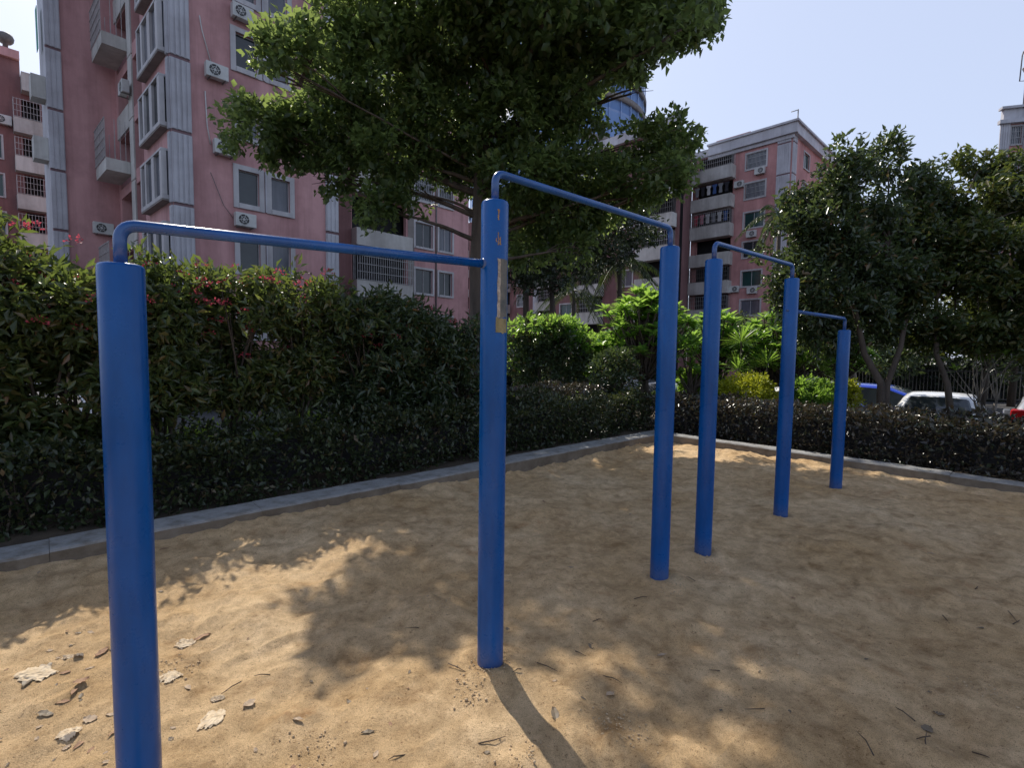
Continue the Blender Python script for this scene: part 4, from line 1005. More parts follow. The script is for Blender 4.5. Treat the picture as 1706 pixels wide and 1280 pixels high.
# a second row beyond the cars
for i, (px, Y, sc_, lb) in enumerate(((1480, 24, 1.0, 'dark tree beyond the parking row, behind the blue car'), (1640, 22, 1.1, 'dark tree beyond the parking row, behind the white car at right'), (1260, 30, .9, 'dark tree in front of the right of centre pink block, low'),
                                       (1075, 30, .95, 'shaded tree behind the near frangipani, under the white balconies'), (700, 20, .75, 'shaded tree behind the flowering shrubs, left of the big trunk'), (1800, 18, 1.1, 'dark tree at the far right beyond the cars'))):
    p = at(px, 600, Y); p.z = ROAD; rr = np.random.default_rng(i + 60)
    cl = [(np.array([p.x + rr.uniform(-2.2, 2.2) * sc_, Y + rr.uniform(-1.2, 1.2), (2.3 if px != 700 else 1.4) * sc_ + rr.uniform(-.6, 1.2) * sc_]), (1.5 * sc_, 1.3 * sc_, 1.0 * sc_)) for _ in range(6)]
    small_tree('background_tree', p, cl, M['lf_right'] if i % 2 == 0 else M['lf_hedge'], lb, 70 + i, [([p, p + Vector((.1, 0, 1.2)), p + Vector((.2, .1, 2.4 * sc_))], .14)], dens=10, per=9, L=.22, wr_=.45, spread=.3)

p = at(925, 600, 19.5); p.z = ROAD
small_tree('shaded_tree', p, [CL(885, 400, 19.5, 1.5, 1.0), CL(960, 425, 19.8, 1.3, .9), CL(845, 430, 19, 1.0, .8), CL(1015, 410, 20, 1.2, .7), CL(925, 350, 20, 1.9, 1.0), CL(1050, 380, 21, 1.2, .8), CL(1010, 340, 20, 1.5, .9), CL(900, 465, 19.2, 1.1, .45)], M['lf_hedge'],
    'tall shaded tree between the middle post and the near frangipani, among the palms', 91, [([p, p + Vector((.1, 0, 2.4)), p + Vector((-.2, .1, 4.6))], .2)], dens=13, per=10, L=.2, wr_=.4, spread=.28, hole=.85)
# ---- palms
def palm(base, h, nf, fl, label, seed, trunk=.14, droop=.5):
    t = thing('palm_tree', label, 'palm', base); rr = random.Random(seed); b = MB(base)
    top = base + Vector((rr.uniform(-.3, .3), 0, h))
    b.tube([base, base.lerp(top, .3), base.lerp(top, .7), top], [trunk * 1.2, trunk, trunk * .9, trunk * .8], 10); b.build('trunk', M['bark'], t)
    for k in range(nf):
        a = 2 * math.pi * k / nf + rr.uniform(-.3, .3); el = rr.uniform(-.2, 1.1); d = Vector((math.cos(a) * math.cos(el), math.sin(a) * math.cos(el), math.sin(el)))
        pts = []; ln = fl * rr.uniform(.8, 1.1); n = 18
        for i in range(n + 1):
            s_ = i / n; pts.append(top + d * ln * s_ + Vector((0, 0, -droop * ln * s_ * s_ * (1.2 + .5 * math.cos(el)))))
        V = []; P = []; D = []; L_ = []
        for i in range(2, n):
            tn = (pts[i + 1] - pts[i]).normalized(); sd = tn.cross(Vector((0, 0, 1))).normalized()
            for s_ in (-1, 1):
                for jj in (0, .5):
                    q = pts[i].lerp(pts[i + 1], jj); dd = (sd * s_ * .8 + tn * .55 + Vector((0, 0, -.45 - rr.random() * .4))).normalized()
                    P.append(q - base); D.append(dd); L_.append(.55 * fl / 2.6 * (1 - .5 * abs(i / n - .45)))
        V, F = leaf_mesh('frond', P, D, np.array(L_), .075, 1, .12, .6)
        fr_ = obj('frond', mesh_np('frond', V, F), M['lf_palm'], t)
        b = MB(base); b.tube(pts, [.022 * (1 - i / (n + 2)) for i in range(n + 1)], 5, False); b.build('stalk', M['lf_palm'], fr_)
    return t
for i, (px, Y, zc, nf, fl, lb) in enumerate(((878, 22, 6.6, 13, 2.7, 'palm with hanging fronds just right of the middle post'), (918, 25, 6.2, 11, 2.4, 'slimmer palm right beside the palm nearest the middle post'), (1035, 23, 5.6, 12, 2.5, 'palm with drooping fronds above the near frangipani'),
                                               (1288, 33, 10.6, 14, 2.8, 'tall palm poking out left of the dark evergreen crown'), (1690, 24, 8.2, 12, 2.4, 'palm at the right border behind the bronze tipped tree'), (958, 30, 5.2, 11, 2.6, 'low palm between the two palms in the centre'))):
    p = at(px, 600, Y); p.z = ROAD; palm(p, zc - ROAD, nf, fl, lb, 80 + i)

# ---- low hedges
def hedge(name, P, u0, u1, v0, v1, z0, z1, m, label, seed, dens=520, L=.055, wr_=.5, topn=.06):
    root = thing(name, label, 'hedge', P((u0 + u1) / 2, (v0 + v1) / 2, z0)); r = np.random.default_rng(seed)
    Lu, Wv, Hz = u1 - u0, v1 - v0, z1 - z0; area = Lu * (Hz * 2 + Wv); n = int(area * dens)
    u = u0 + r.random(n) * Lu; s_ = r.random(n) * (Hz + Wv + Hz * .4)
    v = np.where(s_ < Hz, v0, np.where(s_ < Hz + Wv, v0 + (s_ - Hz), v1)); z = np.where(s_ < Hz, z0 + s_, np.where(s_ < Hz + Wv, z1, z0 + r.random(n) * Hz))
    dep = r.random(n) ** 1.8 * .22
    v = np.where(s_ < Hz, v + dep, v); z = np.where((s_ >= Hz) & (s_ < Hz + Wv), z - dep, z)
    lump = vnoise(u * 1.7, z * 2 + 7, seed) * .2 + vnoise(u * 5.1, z * 5, seed + 1) * .14
    v = v - lump; z = z + vnoise(u * 2.7 + 5, v * 3, seed + 2) * topn * 2 * (z - z0) / Hz
    P_ = np.array([K.x, K.y, 0])[None] + np.outer(u, P.d) + np.outer(v, P.n) + np.outer(z, (0, 0, 1))
    out = np.where((s_ < Hz)[:, None], -np.array(P.n)[None], np.array([[0, 0, 1.]]))
    D = out * .55 + unit(n, r) * .9; D /= np.linalg.norm(D, axis=1)[:, None]
    V, F = leaf_mesh('foliage', P_ - np.array(root.location), D, L * (.6 + .8 * r.random(n)), wr_, 1, .1, .5, r=r)
    obj('foliage', mesh_np('foliage', V, F), m, root)
    # woody inside
    b = MB(root.location); rr = random.Random(seed)
    for k in range(int(Lu * 9)):
        uu, vv = rr.uniform(u0, u1), rr.uniform(v0 + .08, v1 - .1); p = P(uu, vv, z0 - .05)
        b.tube([p, p + Vector((rr.uniform(-.06, .06), rr.uniform(-.06, .06), Hz * .5)), p + Vector((rr.uniform(-.15, .15), rr.uniform(-.15, .15), Hz * .92))], [.012, .008, .003], 5, False)
    b.build('stems', M['bark'], root)['kind'] = 'stuff'
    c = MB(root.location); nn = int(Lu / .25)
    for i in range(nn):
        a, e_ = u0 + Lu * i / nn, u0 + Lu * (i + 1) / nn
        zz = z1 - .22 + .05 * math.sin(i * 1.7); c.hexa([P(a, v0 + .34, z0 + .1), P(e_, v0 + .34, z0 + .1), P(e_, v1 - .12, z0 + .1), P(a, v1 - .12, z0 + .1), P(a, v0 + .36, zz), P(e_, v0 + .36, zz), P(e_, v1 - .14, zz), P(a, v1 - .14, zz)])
    c.build('shade_core', M['room'], root)  # near-black slab painted as the shade deep inside the hedge
    return root
PA.d, PA.n = tuple(dA), tuple(nA); PB.d, PB.n = tuple(dB), tuple(nB)
hedge('clipped_hedge', PA, -.5, 13.2, .56, 1.2, .08, .80, M['lf_low'], 'low dark green hedge directly behind the left kerb', 31, dens=1350, L=.062, topn=.2)
hedge('clipped_hedge', PA, -.9, 4.2, 1.2, 1.75, .08, .98, M['lf_purple'], 'purplish clipped hedge meeting the kerb corner, behind the middle and third posts', 34, dens=800, L=.055)
hedge('clipped_hedge', PB, -.6, 9.2, .40, 1.35, .08, .78, M['lf_purple'], 'purple leaved hedge behind the right kerb, in front of the parked cars', 32, dens=950, L=.07, topn=.1)

# ---- flowering shrubs behind the left hedge
def shrub(u, v, h, rx, label, seed, flowers=9, lean=0, dens=44, m='lf_jat', sparse=False, L=.105):
    base = PA(u, v, .08); t = thing('flowering_shrub', label, 'shrub', base, group='flowering shrubs behind the left hedge'); rr = random.Random(seed)
    cl = []; tips = []
    for k in range(10):
        b = MB(base)
        a = rr.uniform(0, 6.28); rad = rr.uniform(.15, 1) * rx * .85; hh = h * rr.uniform(.72, .96)
        q = base + dA * (math.cos(a) * rad) + nA * (math.sin(a) * rad * .7) + Vector((0, 0, hh)); p = base + Vector((math.cos(a) * .1, math.sin(a) * .1, -.05))
        pts = limb(b, p, q, .02, .006, .12, 6, seed * 11 + k, 6); tips.append(q); b.build('stem', M['bark'], t)
        cl.append((np.array(q - Vector((0, 0, .22))), (.40, .38, .38)))
        cl.append((np.array(p.lerp(q, .6)), (.42, .36, .32)))
        if not sparse: cl.append((np.array(p.lerp(q, .42)), (.36, .32, .22)))
    foliage('foliage', cl, M[m], t, dens=dens, per=9, spread=.12, L=L, wr_=.34, hole=0.9, hs=2.2, shell=.2, seed=seed, seg=1, bend=.22, upb=.4, outw=.5)
    r = np.random.default_rng(seed + 500)
    for k in range(flowers):
        q = tips[k % len(tips)] + dA * rr.uniform(-.32, .32) - nA * rr.uniform(-.1, .42) + Vector((0, 0, rr.uniform(-.45, .16)))
        n = 22; D = unit(n, r); D[:, 2] = np.abs(D[:, 2]); P_ = np.array(q - base)[None] + D * .034 * (1 + r.random((n, 1)))
        V, F = leaf_mesh('flower_cluster', P_, D, np.full(n, .025), .75, 1, .1, .2, r=r)
        obj('flower_cluster', mesh_np('flower_cluster', V, F), M['petal'], t)
    return t
ul = [(9.35, 2.35, 'leftmost flowering shrub, almost wholly cut off by the left photo edge', 20, 0), (8.6, 2.32, 'flowering shrub at the left photo edge, full of small red flowers', 26, 0), (7.95, 2.30, 'flowering shrub just left of the nearest post, a car glimpsed under it', 26, 0),
      (7.25, 2.32, 'flowering shrub right behind the nearest post', 24, 1), (6.6, 2.28, 'flowering shrub below the left part of the low crossbar, bright gap beneath it', 22, 1),
      (5.85, 2.25, 'flowering shrub below the centre of the low crossbar, in front of the two curtained windows', 14, 1), (5.05, 2.2, 'dark shrub with few red flowers under the right half of the low crossbar', 8, 0), (4.25, 2.1, 'dark shrub between the low caged balcony and the big tree trunk', 4, 0), (3.5, 1.9, 'dark small shrub right at the foot of the big tree trunk', 1, 0)]
for i, (u, h, lb, nfl, spz) in enumerate(ul):
    shrub(u, 1.45, h + .2, .64, lb, 100 + i, flowers=nfl, m='lf_jat' if i < 6 else 'lf_right', sparse=bool(spz))

# ---- round clipped bush, small bushes, golden bushes
def bush(name, px, Y, ztop, rx, rz, m, label, seed, L=.08, dens=45, per=10, wr_=.5, z0=.08, ry=None, cat='bush', subs=7, tip=None):
    c0 = at(px, 640, Y); base = Vector((c0.x, Y, z0)); t = thing(name, label, cat, base); rr = random.Random(seed)
    cz = ztop - rz; cl = [(np.array([base.x, Y, cz]), (rx * .85, (ry or rx) * .85, rz * .9))]
    for k in range(subs):
        a = rr.uniform(0, 6.28); e_ = rr.uniform(-.2, 1.2)
        cl.append((np.array([base.x + math.cos(a) * math.cos(e_) * rx * .55, Y + math.sin(a) * math.cos(e_) * rx * .55, cz + math.sin(e_) * rz * .55]), (rx * .45, rx * .45, rz * .45)))
    foliage('foliage', cl, M[m], t, dens=dens, per=per, spread=.09, L=L, wr_=wr_, seed=seed, shell=.55, upb=.35, outw=.9)
    for k in range(7):
        b = MB(base); a = rr.uniform(0, 6.28); limb(b, base + Vector((rr.uniform(-.08, .08), 0, -.1)), Vector((base.x + math.cos(a) * rx * .5, Y + math.sin(a) * rx * .5, cz + rr.uniform(-.2, .5) * rz)), .028, .008, .15, 5, seed + k, 6); b.build('stem', M['bark'], t)
    return t
rb = bush('round_bush', 912, 11.6, 2.45, 1.02, 1.05, 'lf_right', 'large rounded bush with sunlit top, right of the middle post', 201, L=.09, dens=46)
q_ = Vector(rb.location); rr = random.Random(6)
foliage('sunlit_leaves', [(np.array((q_.x + rr.uniform(-.85, .85), q_.y + rr.uniform(-.6, .6), 2.22 - .25 * abs(rr.uniform(-1, 1)) )), (.30, .3, .20)) for _ in range(15)] + [(np.array((q_.x - .75, q_.y - .3, 1.6)), (.28, .3, .4)), (np.array((q_.x + .7, q_.y - .2, 1.75)), (.25, .3, .25))], M['lf_fran'], rb, dens=26, per=8, spread=.09, L=.12, wr_=.42, seed=5, upb=.3, outw=.8)  # sunlight painted in as brighter leaf clumps, mostly on top
bush('round_bush', 1000, 12.2, 2.0, .55, .55, 'lf_fran', 'small bright bush tucked between the rounded bush and frangipani', 202, L=.13, dens=30)
bush('small_bush', 1022, 10.3, 1.75, .56, .6, 'lf_right', 'small dark bush on thin stems left of the third post', 203, L=.075, dens=40)
bush('golden_bush', 1240, 10.2, 1.22, .66, .42, 'lf_yellow', 'golden leaved round bush between the fourth and fifth posts', 204, L=.065, dens=75)
bush('golden_bush', 1352, 9.9, 1.18, .5, .45, 'lf_round', 'olive bush with golden edges between the fifth and last posts', 205, L=.065, dens=60)
bush('golden_bush', 1410, 10.0, 1.12, .30, .36, 'lf_yellow', 'small golden bush just right of the last post', 206, L=.065, dens=70)
bush('golden_bush', 1165, 11.4, 1.25, .5, .4, 'lf_round', 'green bush behind the fourth post, beside the white car roof', 207, L=.10, dens=40)
# ---- frangipani
def frangipani(px, Y, zc, rx, rz, nt_, label, seed, L=.27, z0=.08, per=17, thick=1.0):
    c0 = at(px, 600, Y); base = Vector((c0.x, Y, z0)); t = thing('frangipani_tree', label, 'tree', base); rr = random.Random(seed); r = np.random.default_rng(seed)
    b = MB(base); P = []; D = []; Ls = []
    fork = [base + Vector((rr.uniform(-.2, .2), rr.uniform(-.2, .2), (zc - z0) * .45)) for _ in range(4)]
    for f_ in fork: b.tube([base - Vector((0, 0, .1)), base.lerp(f_, .5) + Vector((rr.uniform(-.05, .05), 0, 0)), f_], [.06 * thick, .05 * thick, .04 * thick], 8)
    for k in range(nt_):
        a = rr.uniform(0, 6.28); e_ = rr.uniform(-.75, 1.5); q_ = rr.uniform(.55, 1) if k % 3 else rr.uniform(.2, .8)
        tip = Vector((base.x + math.cos(a) * math.cos(e_) * rx * q_, Y + math.sin(a) * math.cos(e_) * rx * .8 * q_, zc + math.sin(e_) * rz * q_))
        f_ = rr.choice(fork); limb(b, f_, tip, .022 * thick, .012 * thick, .12, 5, seed + k, 6); ax = (tip - f_).normalized() * .5 + Vector((0, 0, .7))
        ax.normalize(); o1 = ax.orthogonal().normalized(); o2 = ax.cross(o1)
        for j in range(per):
            th = j * 2.4 + rr.uniform(-.2, .2); dn = rr.uniform(.05, .95); d = (o1 * math.cos(th) + o2 * math.sin(th)) * (1 - .25 * dn) + ax * dn
            P.append(tip - base - ax * rr.uniform(0, .07)); D.append(d.normalized()); Ls.append(L * rr.uniform(.65, 1.1))
    b.build('trunk', M['bark_pale' if thick < 1 else 'bark'], t)
    V, F = leaf_mesh('crown', np.array(P), np.array(D), np.array(Ls), .30, 4, .22, .85, .12, r=r)
    obj('crown', mesh_np('crown', V, F), M['lf_fran'], t); return t
frangipani(1078, 11.2, 2.1, 1.12, .95, 150, 'bright frangipani with long pointed leaves, behind the third post', 301)
frangipani(1190, 12.0, 1.85, .8, .8, 70, 'smaller frangipani seen in the gap between third and fourth posts', 302)
frangipani(1305, 11.6, 1.75, 1.3, .95, 150, 'bright frangipani with broad leaves behind the fifth post', 303, L=.23)
frangipani(1395, 12.0, 1.65, .9, .75, 75, 'frangipani low between the fifth and last posts', 304, L=.24)
frangipani(1650, 9.2, 1.6, .8, .5, 15, 'sparse frangipani with bare grey branches at the right, before the silver car', 305, L=.22, per=8, thick=.45)
frangipani(1160, 10.9, 1.35, .45, .35, 16, 'low reddish tinted frangipani between the third and fourth posts', 306, L=.2)
# ---- spiky dracaenas
def spiky(px, py, Y, label, seed, L=.5):
    c = at(px, py, Y); base = Vector((c.x, Y, .08)); t = thing('spiky_plant', label, 'plant', base); rr = random.Random(seed); r = np.random.default_rng(seed)
    b = MB(base); b.tube([base, base.lerp(c, .5) + Vector((.03, 0, 0)), c], [.03, .025, .02], 8); b.build('stem', M['bark'], t)
    n = 85; D = unit(n, r); D[:, 2] = np.abs(D[:, 2]) * 1.1 - .25; D /= np.linalg.norm(D, axis=1)[:, None]
    V, F = leaf_mesh('leaves', np.repeat(np.array(c - base)[None], n, 0) + D * .03, D, L * (.7 + .4 * r.random(n)), .07, 4, .15, .8, .1, r=r)
    obj('leaves', mesh_np('leaves', V, F), M['lf_round'], t)
spiky(1235, 570, 10.9, 'spiky rosette plant, upper left of the pair between fourth and fifth posts', 1, .42); spiky(1278, 606, 10.6, 'spiky rosette plant above the golden bush, against the fifth post', 2, .42); spiky(1340, 605, 10.8, 'spiky rosette plant just right of the fifth post', 3, .42); spiky(1230, 615, 10.7, 'lower spiky rosette half hidden by the golden bush', 4, .36)

class PL:
    pass
def line_frame(a, b_):
    a = Vector((a[0], a[1], 0)); d = Vector((b_[0] - a.x, b_[1] - a.y, 0)); L_ = d.length; d.normalize(); n_ = Vector((-d.y, d.x, 0)); o = K
    f = lambda u, v, z=0.0: a + d * u + n_ * v + Vector((0, 0, z))
    return f, a, d, n_, L_
for (qa, qb, lb, sd_, hz_) in ((at(1330, 600, 29), at(1850, 600, 25), 'tall dark hedge beyond the metal railing at right', 51, 2.6), (at(560, 600, 21), at(1120, 600, 31), 'dark hedge far behind the round bush, along the block bases', 52, 2.3), (at(-80, 600, 16.5), at(540, 600, 19), 'dark hedge at the foot of the near pink block', 53, 1.9)):
    f, a, d, n_, L_ = line_frame(qa, qb); root = thing('far_hedge', lb, 'hedge', (a.x, a.y, ROAD)); r = np.random.default_rng(sd_); n = int(L_ * 620)
    u = r.random(n) * L_; z = ROAD + r.random(n) ** .8 * hz_ * (1 + .5 * vnoise(u * .8, u * 0, sd_)); v = r.random(n) * 1.0
    Q = np.array([a.x, a.y, 0])[None] + np.outer(u, tuple(d)) + np.outer(v, tuple(n_)) + np.outer(z, (0, 0, 1)); D = unit(n, r); D[:, 2] = np.abs(D[:, 2]); V, F = leaf_mesh('foliage', Q - np.array(root.location), D, .24 * (.6 + .8 * r.random(n)), .5, 1, .1, .5, r=r)
    obj('foliage', mesh_np('foliage', V, F), M['lf_hedge'], root)
    b = MB(root.location); b.hexa([f(0, .45, ROAD), f(L_, .45, ROAD), f(L_, .9, ROAD), f(0, .9, ROAD), f(0, .45, ROAD + hz_ * .72), f(L_, .45, ROAD + hz_ * .72), f(L_, .9, ROAD + hz_ * .72), f(0, .9, ROAD + hz_ * .72)]); b.build('shade_core', M['room'], root)  # near-black slab stands for shade within the far hedge
# ---- sunlit ground cover beyond the shrubs
def cover(name, P, u0, u1, v0, v1, z0, h, n, m, seed, L=.14):
    r = np.random.default_rng(seed); u = u0 + (u1 - u0) * r.random(n); v = v0 + (v1 - v0) * r.random(n); z = z0 + h * r.random(n) * (.4 + vnoise(u * 1.3, v * 2, seed) + .5)
    Q = np.array([K.x, K.y, 0])[None] + np.outer(u, P.d) + np.outer(v, P.n) + np.outer(z, (0, 0, 1)); D = unit(n, r); D[:, 2] = np.abs(D[:, 2]) + .3; D /= np.linalg.norm(D, axis=1)[:, None]
    V, F = leaf_mesh(name, Q, D, L * (.6 + .8 * r.random(n)), .3, 1, .15, .5, r=r)
    tag(obj(name, mesh_np(name, V, F), m), 'bright leafy ground cover growing beyond the shrubs', 'ground cover', kind='stuff')
cover('ground_cover', PA, -4.5, 13, 2.6, 3.45, .1, .42, 16000, M['lf_cover'], 41)
cover('ground_cover', PB, 1, 11, 3.0, 5.0, .1, .30, 12000, M['lf_hedge'], 42)

# ------------------------------------------------------------------ cars
def car(loc, heading, paint_, label, kind='hatch', seed=0, group='parked cars', lamp=(.72, .92)):
    """heading: direction of travel (angle); built with +x forward, then turned"""
    t = thing('parked_car', label, 'car', loc, heading, group); o = Vector((0, 0, 0))
    if kind == 'hatch':
        st = [(-2.0, .42, .84, .95, .70), (-1.94, .30, .93, 1.02, .78), (-1.64, .22, .95, 1.25, .84), (-1.35, .2, .95, 1.46, .86), (-.6, .2, .94, 1.52, .86), (.1, .2, .92, 1.49, .86), (.6, .2, .91, 1.30, .86), (1.05, .2, .90, .96, .85), (1.6, .22, .82, .86, .82), (1.95, .28, .70, .74, .74), (2.05, .40, .6, .62, .62)]
    else:
        st = [(-2.3, .42, .84, .90, .70), (-2.22, .30, .95, .99, .80), (-1.75, .22, 1.0, 1.04, .86), (-1.5, .2, 1.0, 1.18, .87), (-.95, .2, .97, 1.42, .88), (-.3, .2, .95, 1.47, .88), (.2, .2, .93, 1.43, .88), (.7, .2, .92, 1.22, .88), (1.2, .2, .91, .96, .87), (1.8, .22, .82, .86, .84), (2.2, .28, .70, .74, .76), (2.32, .40, .6, .62, .64)]
    b = MB(o); secs = []
    for (x, s_, be, ro, hw) in st:
        gh = max(ro - be, .01); tw_ = hw - .26 * min(gh / .5, 1) * 1.0
        half = [(hw * .92, s_), (hw, s_ + .12), (hw * 1.0, (s_ + be) / 2), (hw * .98, be - .04), (hw * .95, be), (max(tw_, .45) + .02, ro - .07 if gh > .08 else ro - .005), (max(tw_, .45) - .08, ro - .015), (.3, ro), (0.0, ro + .006)]
        ring = [(x, y, z) for (y, z) in half] + [(x, -y, z) for (y, z) in reversed(half[:-1])]
        secs.append(ring)
    for a, c in zip(secs, secs[1:]):
        n = len(a)
        for j in range(n): b.face([a[j], a[(j + 1) % n], c[(j + 1) % n], c[j]], True)
    b.face(list(reversed(secs[0]))); b.face(secs[-1])
    bo = b.build('body', M[paint_], t)
    import bmesh
    bm = bmesh.new(); bm.from_mesh(bo.data); bmesh.ops.remove_doubles(bm, verts=bm.verts, dist=1e-4); bmesh.ops.recalc_face_normals(bm, faces=bm.faces); bm.to_mesh(bo.data); bm.free()
    def lift(p, q, r_, s_, d=.012, inset=.06):
        p, q, r_, s_ = map(Vector, (p, q, r_, s_)); c = (p + q + r_ + s_) / 4; n_ = (q - p).cross(s_ - p).normalized()
        if n_.dot(c - Vector((0, 0, .6))) < 0: n_ = -n_
        return [x + (c - x) * inset + n_ * d for x in (p, q, r_, s_)]
    # side glass
    for sd in (1, -1):
        w_ = MB(o)
        for a, c in zip(secs, secs[1:]):
            i0, i1 = (4, 5) if sd == 1 else (len(a) - 4 - 1 + 0, len(a) - 5 - 1 + 0)
            A4, A5, C4, C5 = a[4], a[5], c[4], c[5]
            if A5[2] - A4[2] > .18 and C5[2] - C4[2] > .18:
                q4 = [A4, C4, C5, A5]; q4 = [(x, y * sd, z) for (x, y, z) in q4]; w_.face(lift(*q4, inset=.07))
            elif max(A5[2] - A4[2], C5[2] - C4[2]) > .3 and min(A5[2] - A4[2], C5[2] - C4[2]) > .02:
                q4 = [(x, y * sd, z) for (x, y, z) in (A4, C4, C5, A5)]; w_.face(lift(*q4, inset=.14))
        w_.build('side_window', M['carglass'], t)
    rz_ = [i for i, s_ in enumerate(st)]
    def cross(i, j, nm, ins=.1):
        w_ = MB(o); dx = -1 if nm == 'rear_window' else 1; rows = []
        L_ = len(secs[0])
        for k in range(i, j + 1):
            ring = [Vector(p) for p in secs[k][5:L_ - 5]]
            if k == i: ring = [p.lerp(Vector(q), ins) for p, q in zip(ring, secs[k + 1][5:L_ - 5])]
            if k == j: ring = [p.lerp(Vector(q), ins * 1.6) for p, q in zip(ring, secs[k - 1][5:L_ - 5])]
            rows.append([Vector((p.x + dx * .014, p.y * .90, p.z + .014)) for p in ring])
        for a, c in zip(rows, rows[1:]):
            for q in range(len(a) - 1): w_.face([a[q], a[q + 1], c[q + 1], c[q]], True)
        w_.build(nm, M['carglass'], t)
    if kind == 'hatch': cross(1, 3, 'rear_window', .08); cross(5, 7, 'windscreen')
    else: cross(3, 5, 'rear_window'); cross(6, 8, 'windscreen')
    ends = st[0][0]
    for sd in (1, -1):
        w_ = MB(o); y0, y1 = sorted((sd * .5, sd * .76)); w_.box(ends - .01, ends + (.12 if lamp[1] < 1 else .30), y0, y1, *lamp); lt = w_.build('tail_light', M['red_plastic'], t)
        md = lt.modifiers.new('b', 'BEVEL'); md.width = .04; md.segments = 3
        w_ = MB(o); y0, y1 = sorted((sd * .42, sd * .62)); w_.box(st[-1][0] - .1, st[-1][0] + .012, y0, y1, .54, .62); w_.build('headlight', M['acwhite'], t)
        w_ = MB(o); w_.box(.62, .78, *sorted((sd * .86, sd * 1.0)), .92, 1.04); mr = w_.build('mirror', M[paint_], t); md = mr.modifiers.new('b', 'BEVEL'); md.width = .03; md.segments = 2
        for wx in (st[0][0] + .75, st[-1][0] - .8):
            c = Vector((wx, sd * .74, .31)); w_ = MB(o); w_.tube([c + Vector((0, -.1, 0)), c + Vector((0, -.07, 0)), c + Vector((0, .13, 0)), c + Vector((0, .16, 0))] if sd > 0 else [c + Vector((0, .1, 0)), c + Vector((0, .07, 0)), c + Vector((0, -.13, 0)), c + Vector((0, -.16, 0))], [.28, .31, .31, .28], 24)
            wo = w_.build('wheel', M['tyre'], t); w_ = MB(o); w_.tube([c + Vector((0, sd * .15, 0)), c + Vector((0, sd * .175, 0))], [.19, .17], 20); w_.build('rim', M['rim'], wo)
    return t
hdA = math.atan2(.681, .732); hdB = math.atan2(-.732, .681)
def cp(px, Y, fwd, ang):
    p = at(px, 640, Y); return Vector((p.x + math.cos(ang) * fwd, p.y + math.sin(ang) * fwd, ROAD))
car(cp(1560, 10.7, 2.0, hdA + .05), hdA + .05, 'carwhite', 'white hatchback seen from behind, its rear window above the right hedge')
car(cp(1452, 15.0, .4, hdB), hdB, 'carblue', 'bright blue hatchback parked sideways behind the twin trunks')
car(cp(1402, 12.3, -.4, hdB + .1), hdB + .1, 'carwhite', 'white hatchback hidden behind the last post, only its front roof edge showing')
car(cp(1150, 15.2, .2, hdA - .3), hdA - .3, 'carwhite', 'white hatchback whose roof shows between third and fourth posts')
car(cp(1775, 10.2, 2.0, hdA), hdA, 'carsilver', 'silver hatchback with a big red tail light at the right border', lamp=(.90, 1.24))
car(cp(860, 12.6, 1.2, hdA), hdA, 'carwhite', 'white sedan just right of the middle post, mostly behind the round bush', 'sedan')
car(cp(70, 11.6, 0, hdB), hdB, 'carwhite', 'white car glimpsed through the shrub gap left of the nearest post', 'sedan')
car(cp(1400, 20.5, 0, hdB), hdB, 'carblack', 'black sedan in the farthest row, behind the blue hatchback', 'sedan')
car(cp(1060, 17.5, 0, hdB), hdB, 'carsilver', 'silver hatchback far behind the small dark bush', 'hatch')

# far railing behind the parking
fa = at(1330, 600, 27.); fb = at(1790, 600, 24.); Fr = FF(fa, fb, 1)
fe = thing('metal_railing', 'grey metal railing beyond the parked cars, under the dark trees', 'railing', (fa.x, fa.y, ROAD))
b = MB(fe.location)
for k in range(int(Fr.L / .16)): b.fbox(Fr, k * .16, k * .16 + .03, 0, .03, ROAD + .25, ROAD + 1.7)
b.build('railing_bars', M['acdark'], fe); b = MB(fe.location)
for z in (.25, 1.6): b.fbox(Fr, 0, Fr.L, .031, .06, ROAD + z, ROAD + z + .06)
b.build('rail', M['acdark'], fe)

# ------------------------------------------------------------------ litter on the sand
def fallen_proto(name, m, seed, L, W):
    rr = random.Random(seed); b = MB(); n = 8; rows = []
    for i in range(n + 1):
        t = i / n; wd = W * math.sin(math.pi * min(max(t, .02), .98)) ** .7 * rr.uniform(.85, 1.1)
        x = (t - .5) * L; zc = .006 + .018 * math.sin(t * 3 + seed) ** 2
        rows.append([Vector((x, -wd, zc + rr.uniform(.004, .02))), Vector((x + rr.uniform(-.003, .003), 0, zc)), Vector((x, wd, zc + rr.uniform(.004, .022)))])
    for a, c in zip(rows, rows[1:]):
        for j in (0, 1): b.face([a[j], c[j], c[j + 1], a[j + 1]], True)
    b.tube([Vector((-L * .5, 0, .008)), Vector((-L * .68, .004, .012))], [.0015, .001], 5)
    return b
protos = [fallen_proto('fallen_leaf', 'deadleaf', s_, L_, W_) for s_, L_, W_ in ((1, .085, .022), (2, .07, .026), (3, .11, .02), (4, .055, .018))]
pm = []
for i, b in enumerate(protos):
    for mm in ('deadleaf', 'deadleaf_grey', 'deadleaf_dark'):
        o_ = b.build('fallen_leaf', M[mm], None); pm.append(o_.data); bpy.data.objects.remove(o_)
lr = random.Random(77)
def put_leaf(x, y, me_, label, s_=1.0, group=None):
    o = bpy.data.objects.new('fallen_leaf', me_); COL.objects.link(o); o.location = (x, y, sand_z(x, y) - .001)
    o.rotation_euler = (lr.uniform(-.1, .1), lr.uniform(-.1, .1), lr.uniform(0, 6.28)); o.scale = (s_, s_, s_ * .38)
    tag(o, label, 'leaf', group); return o
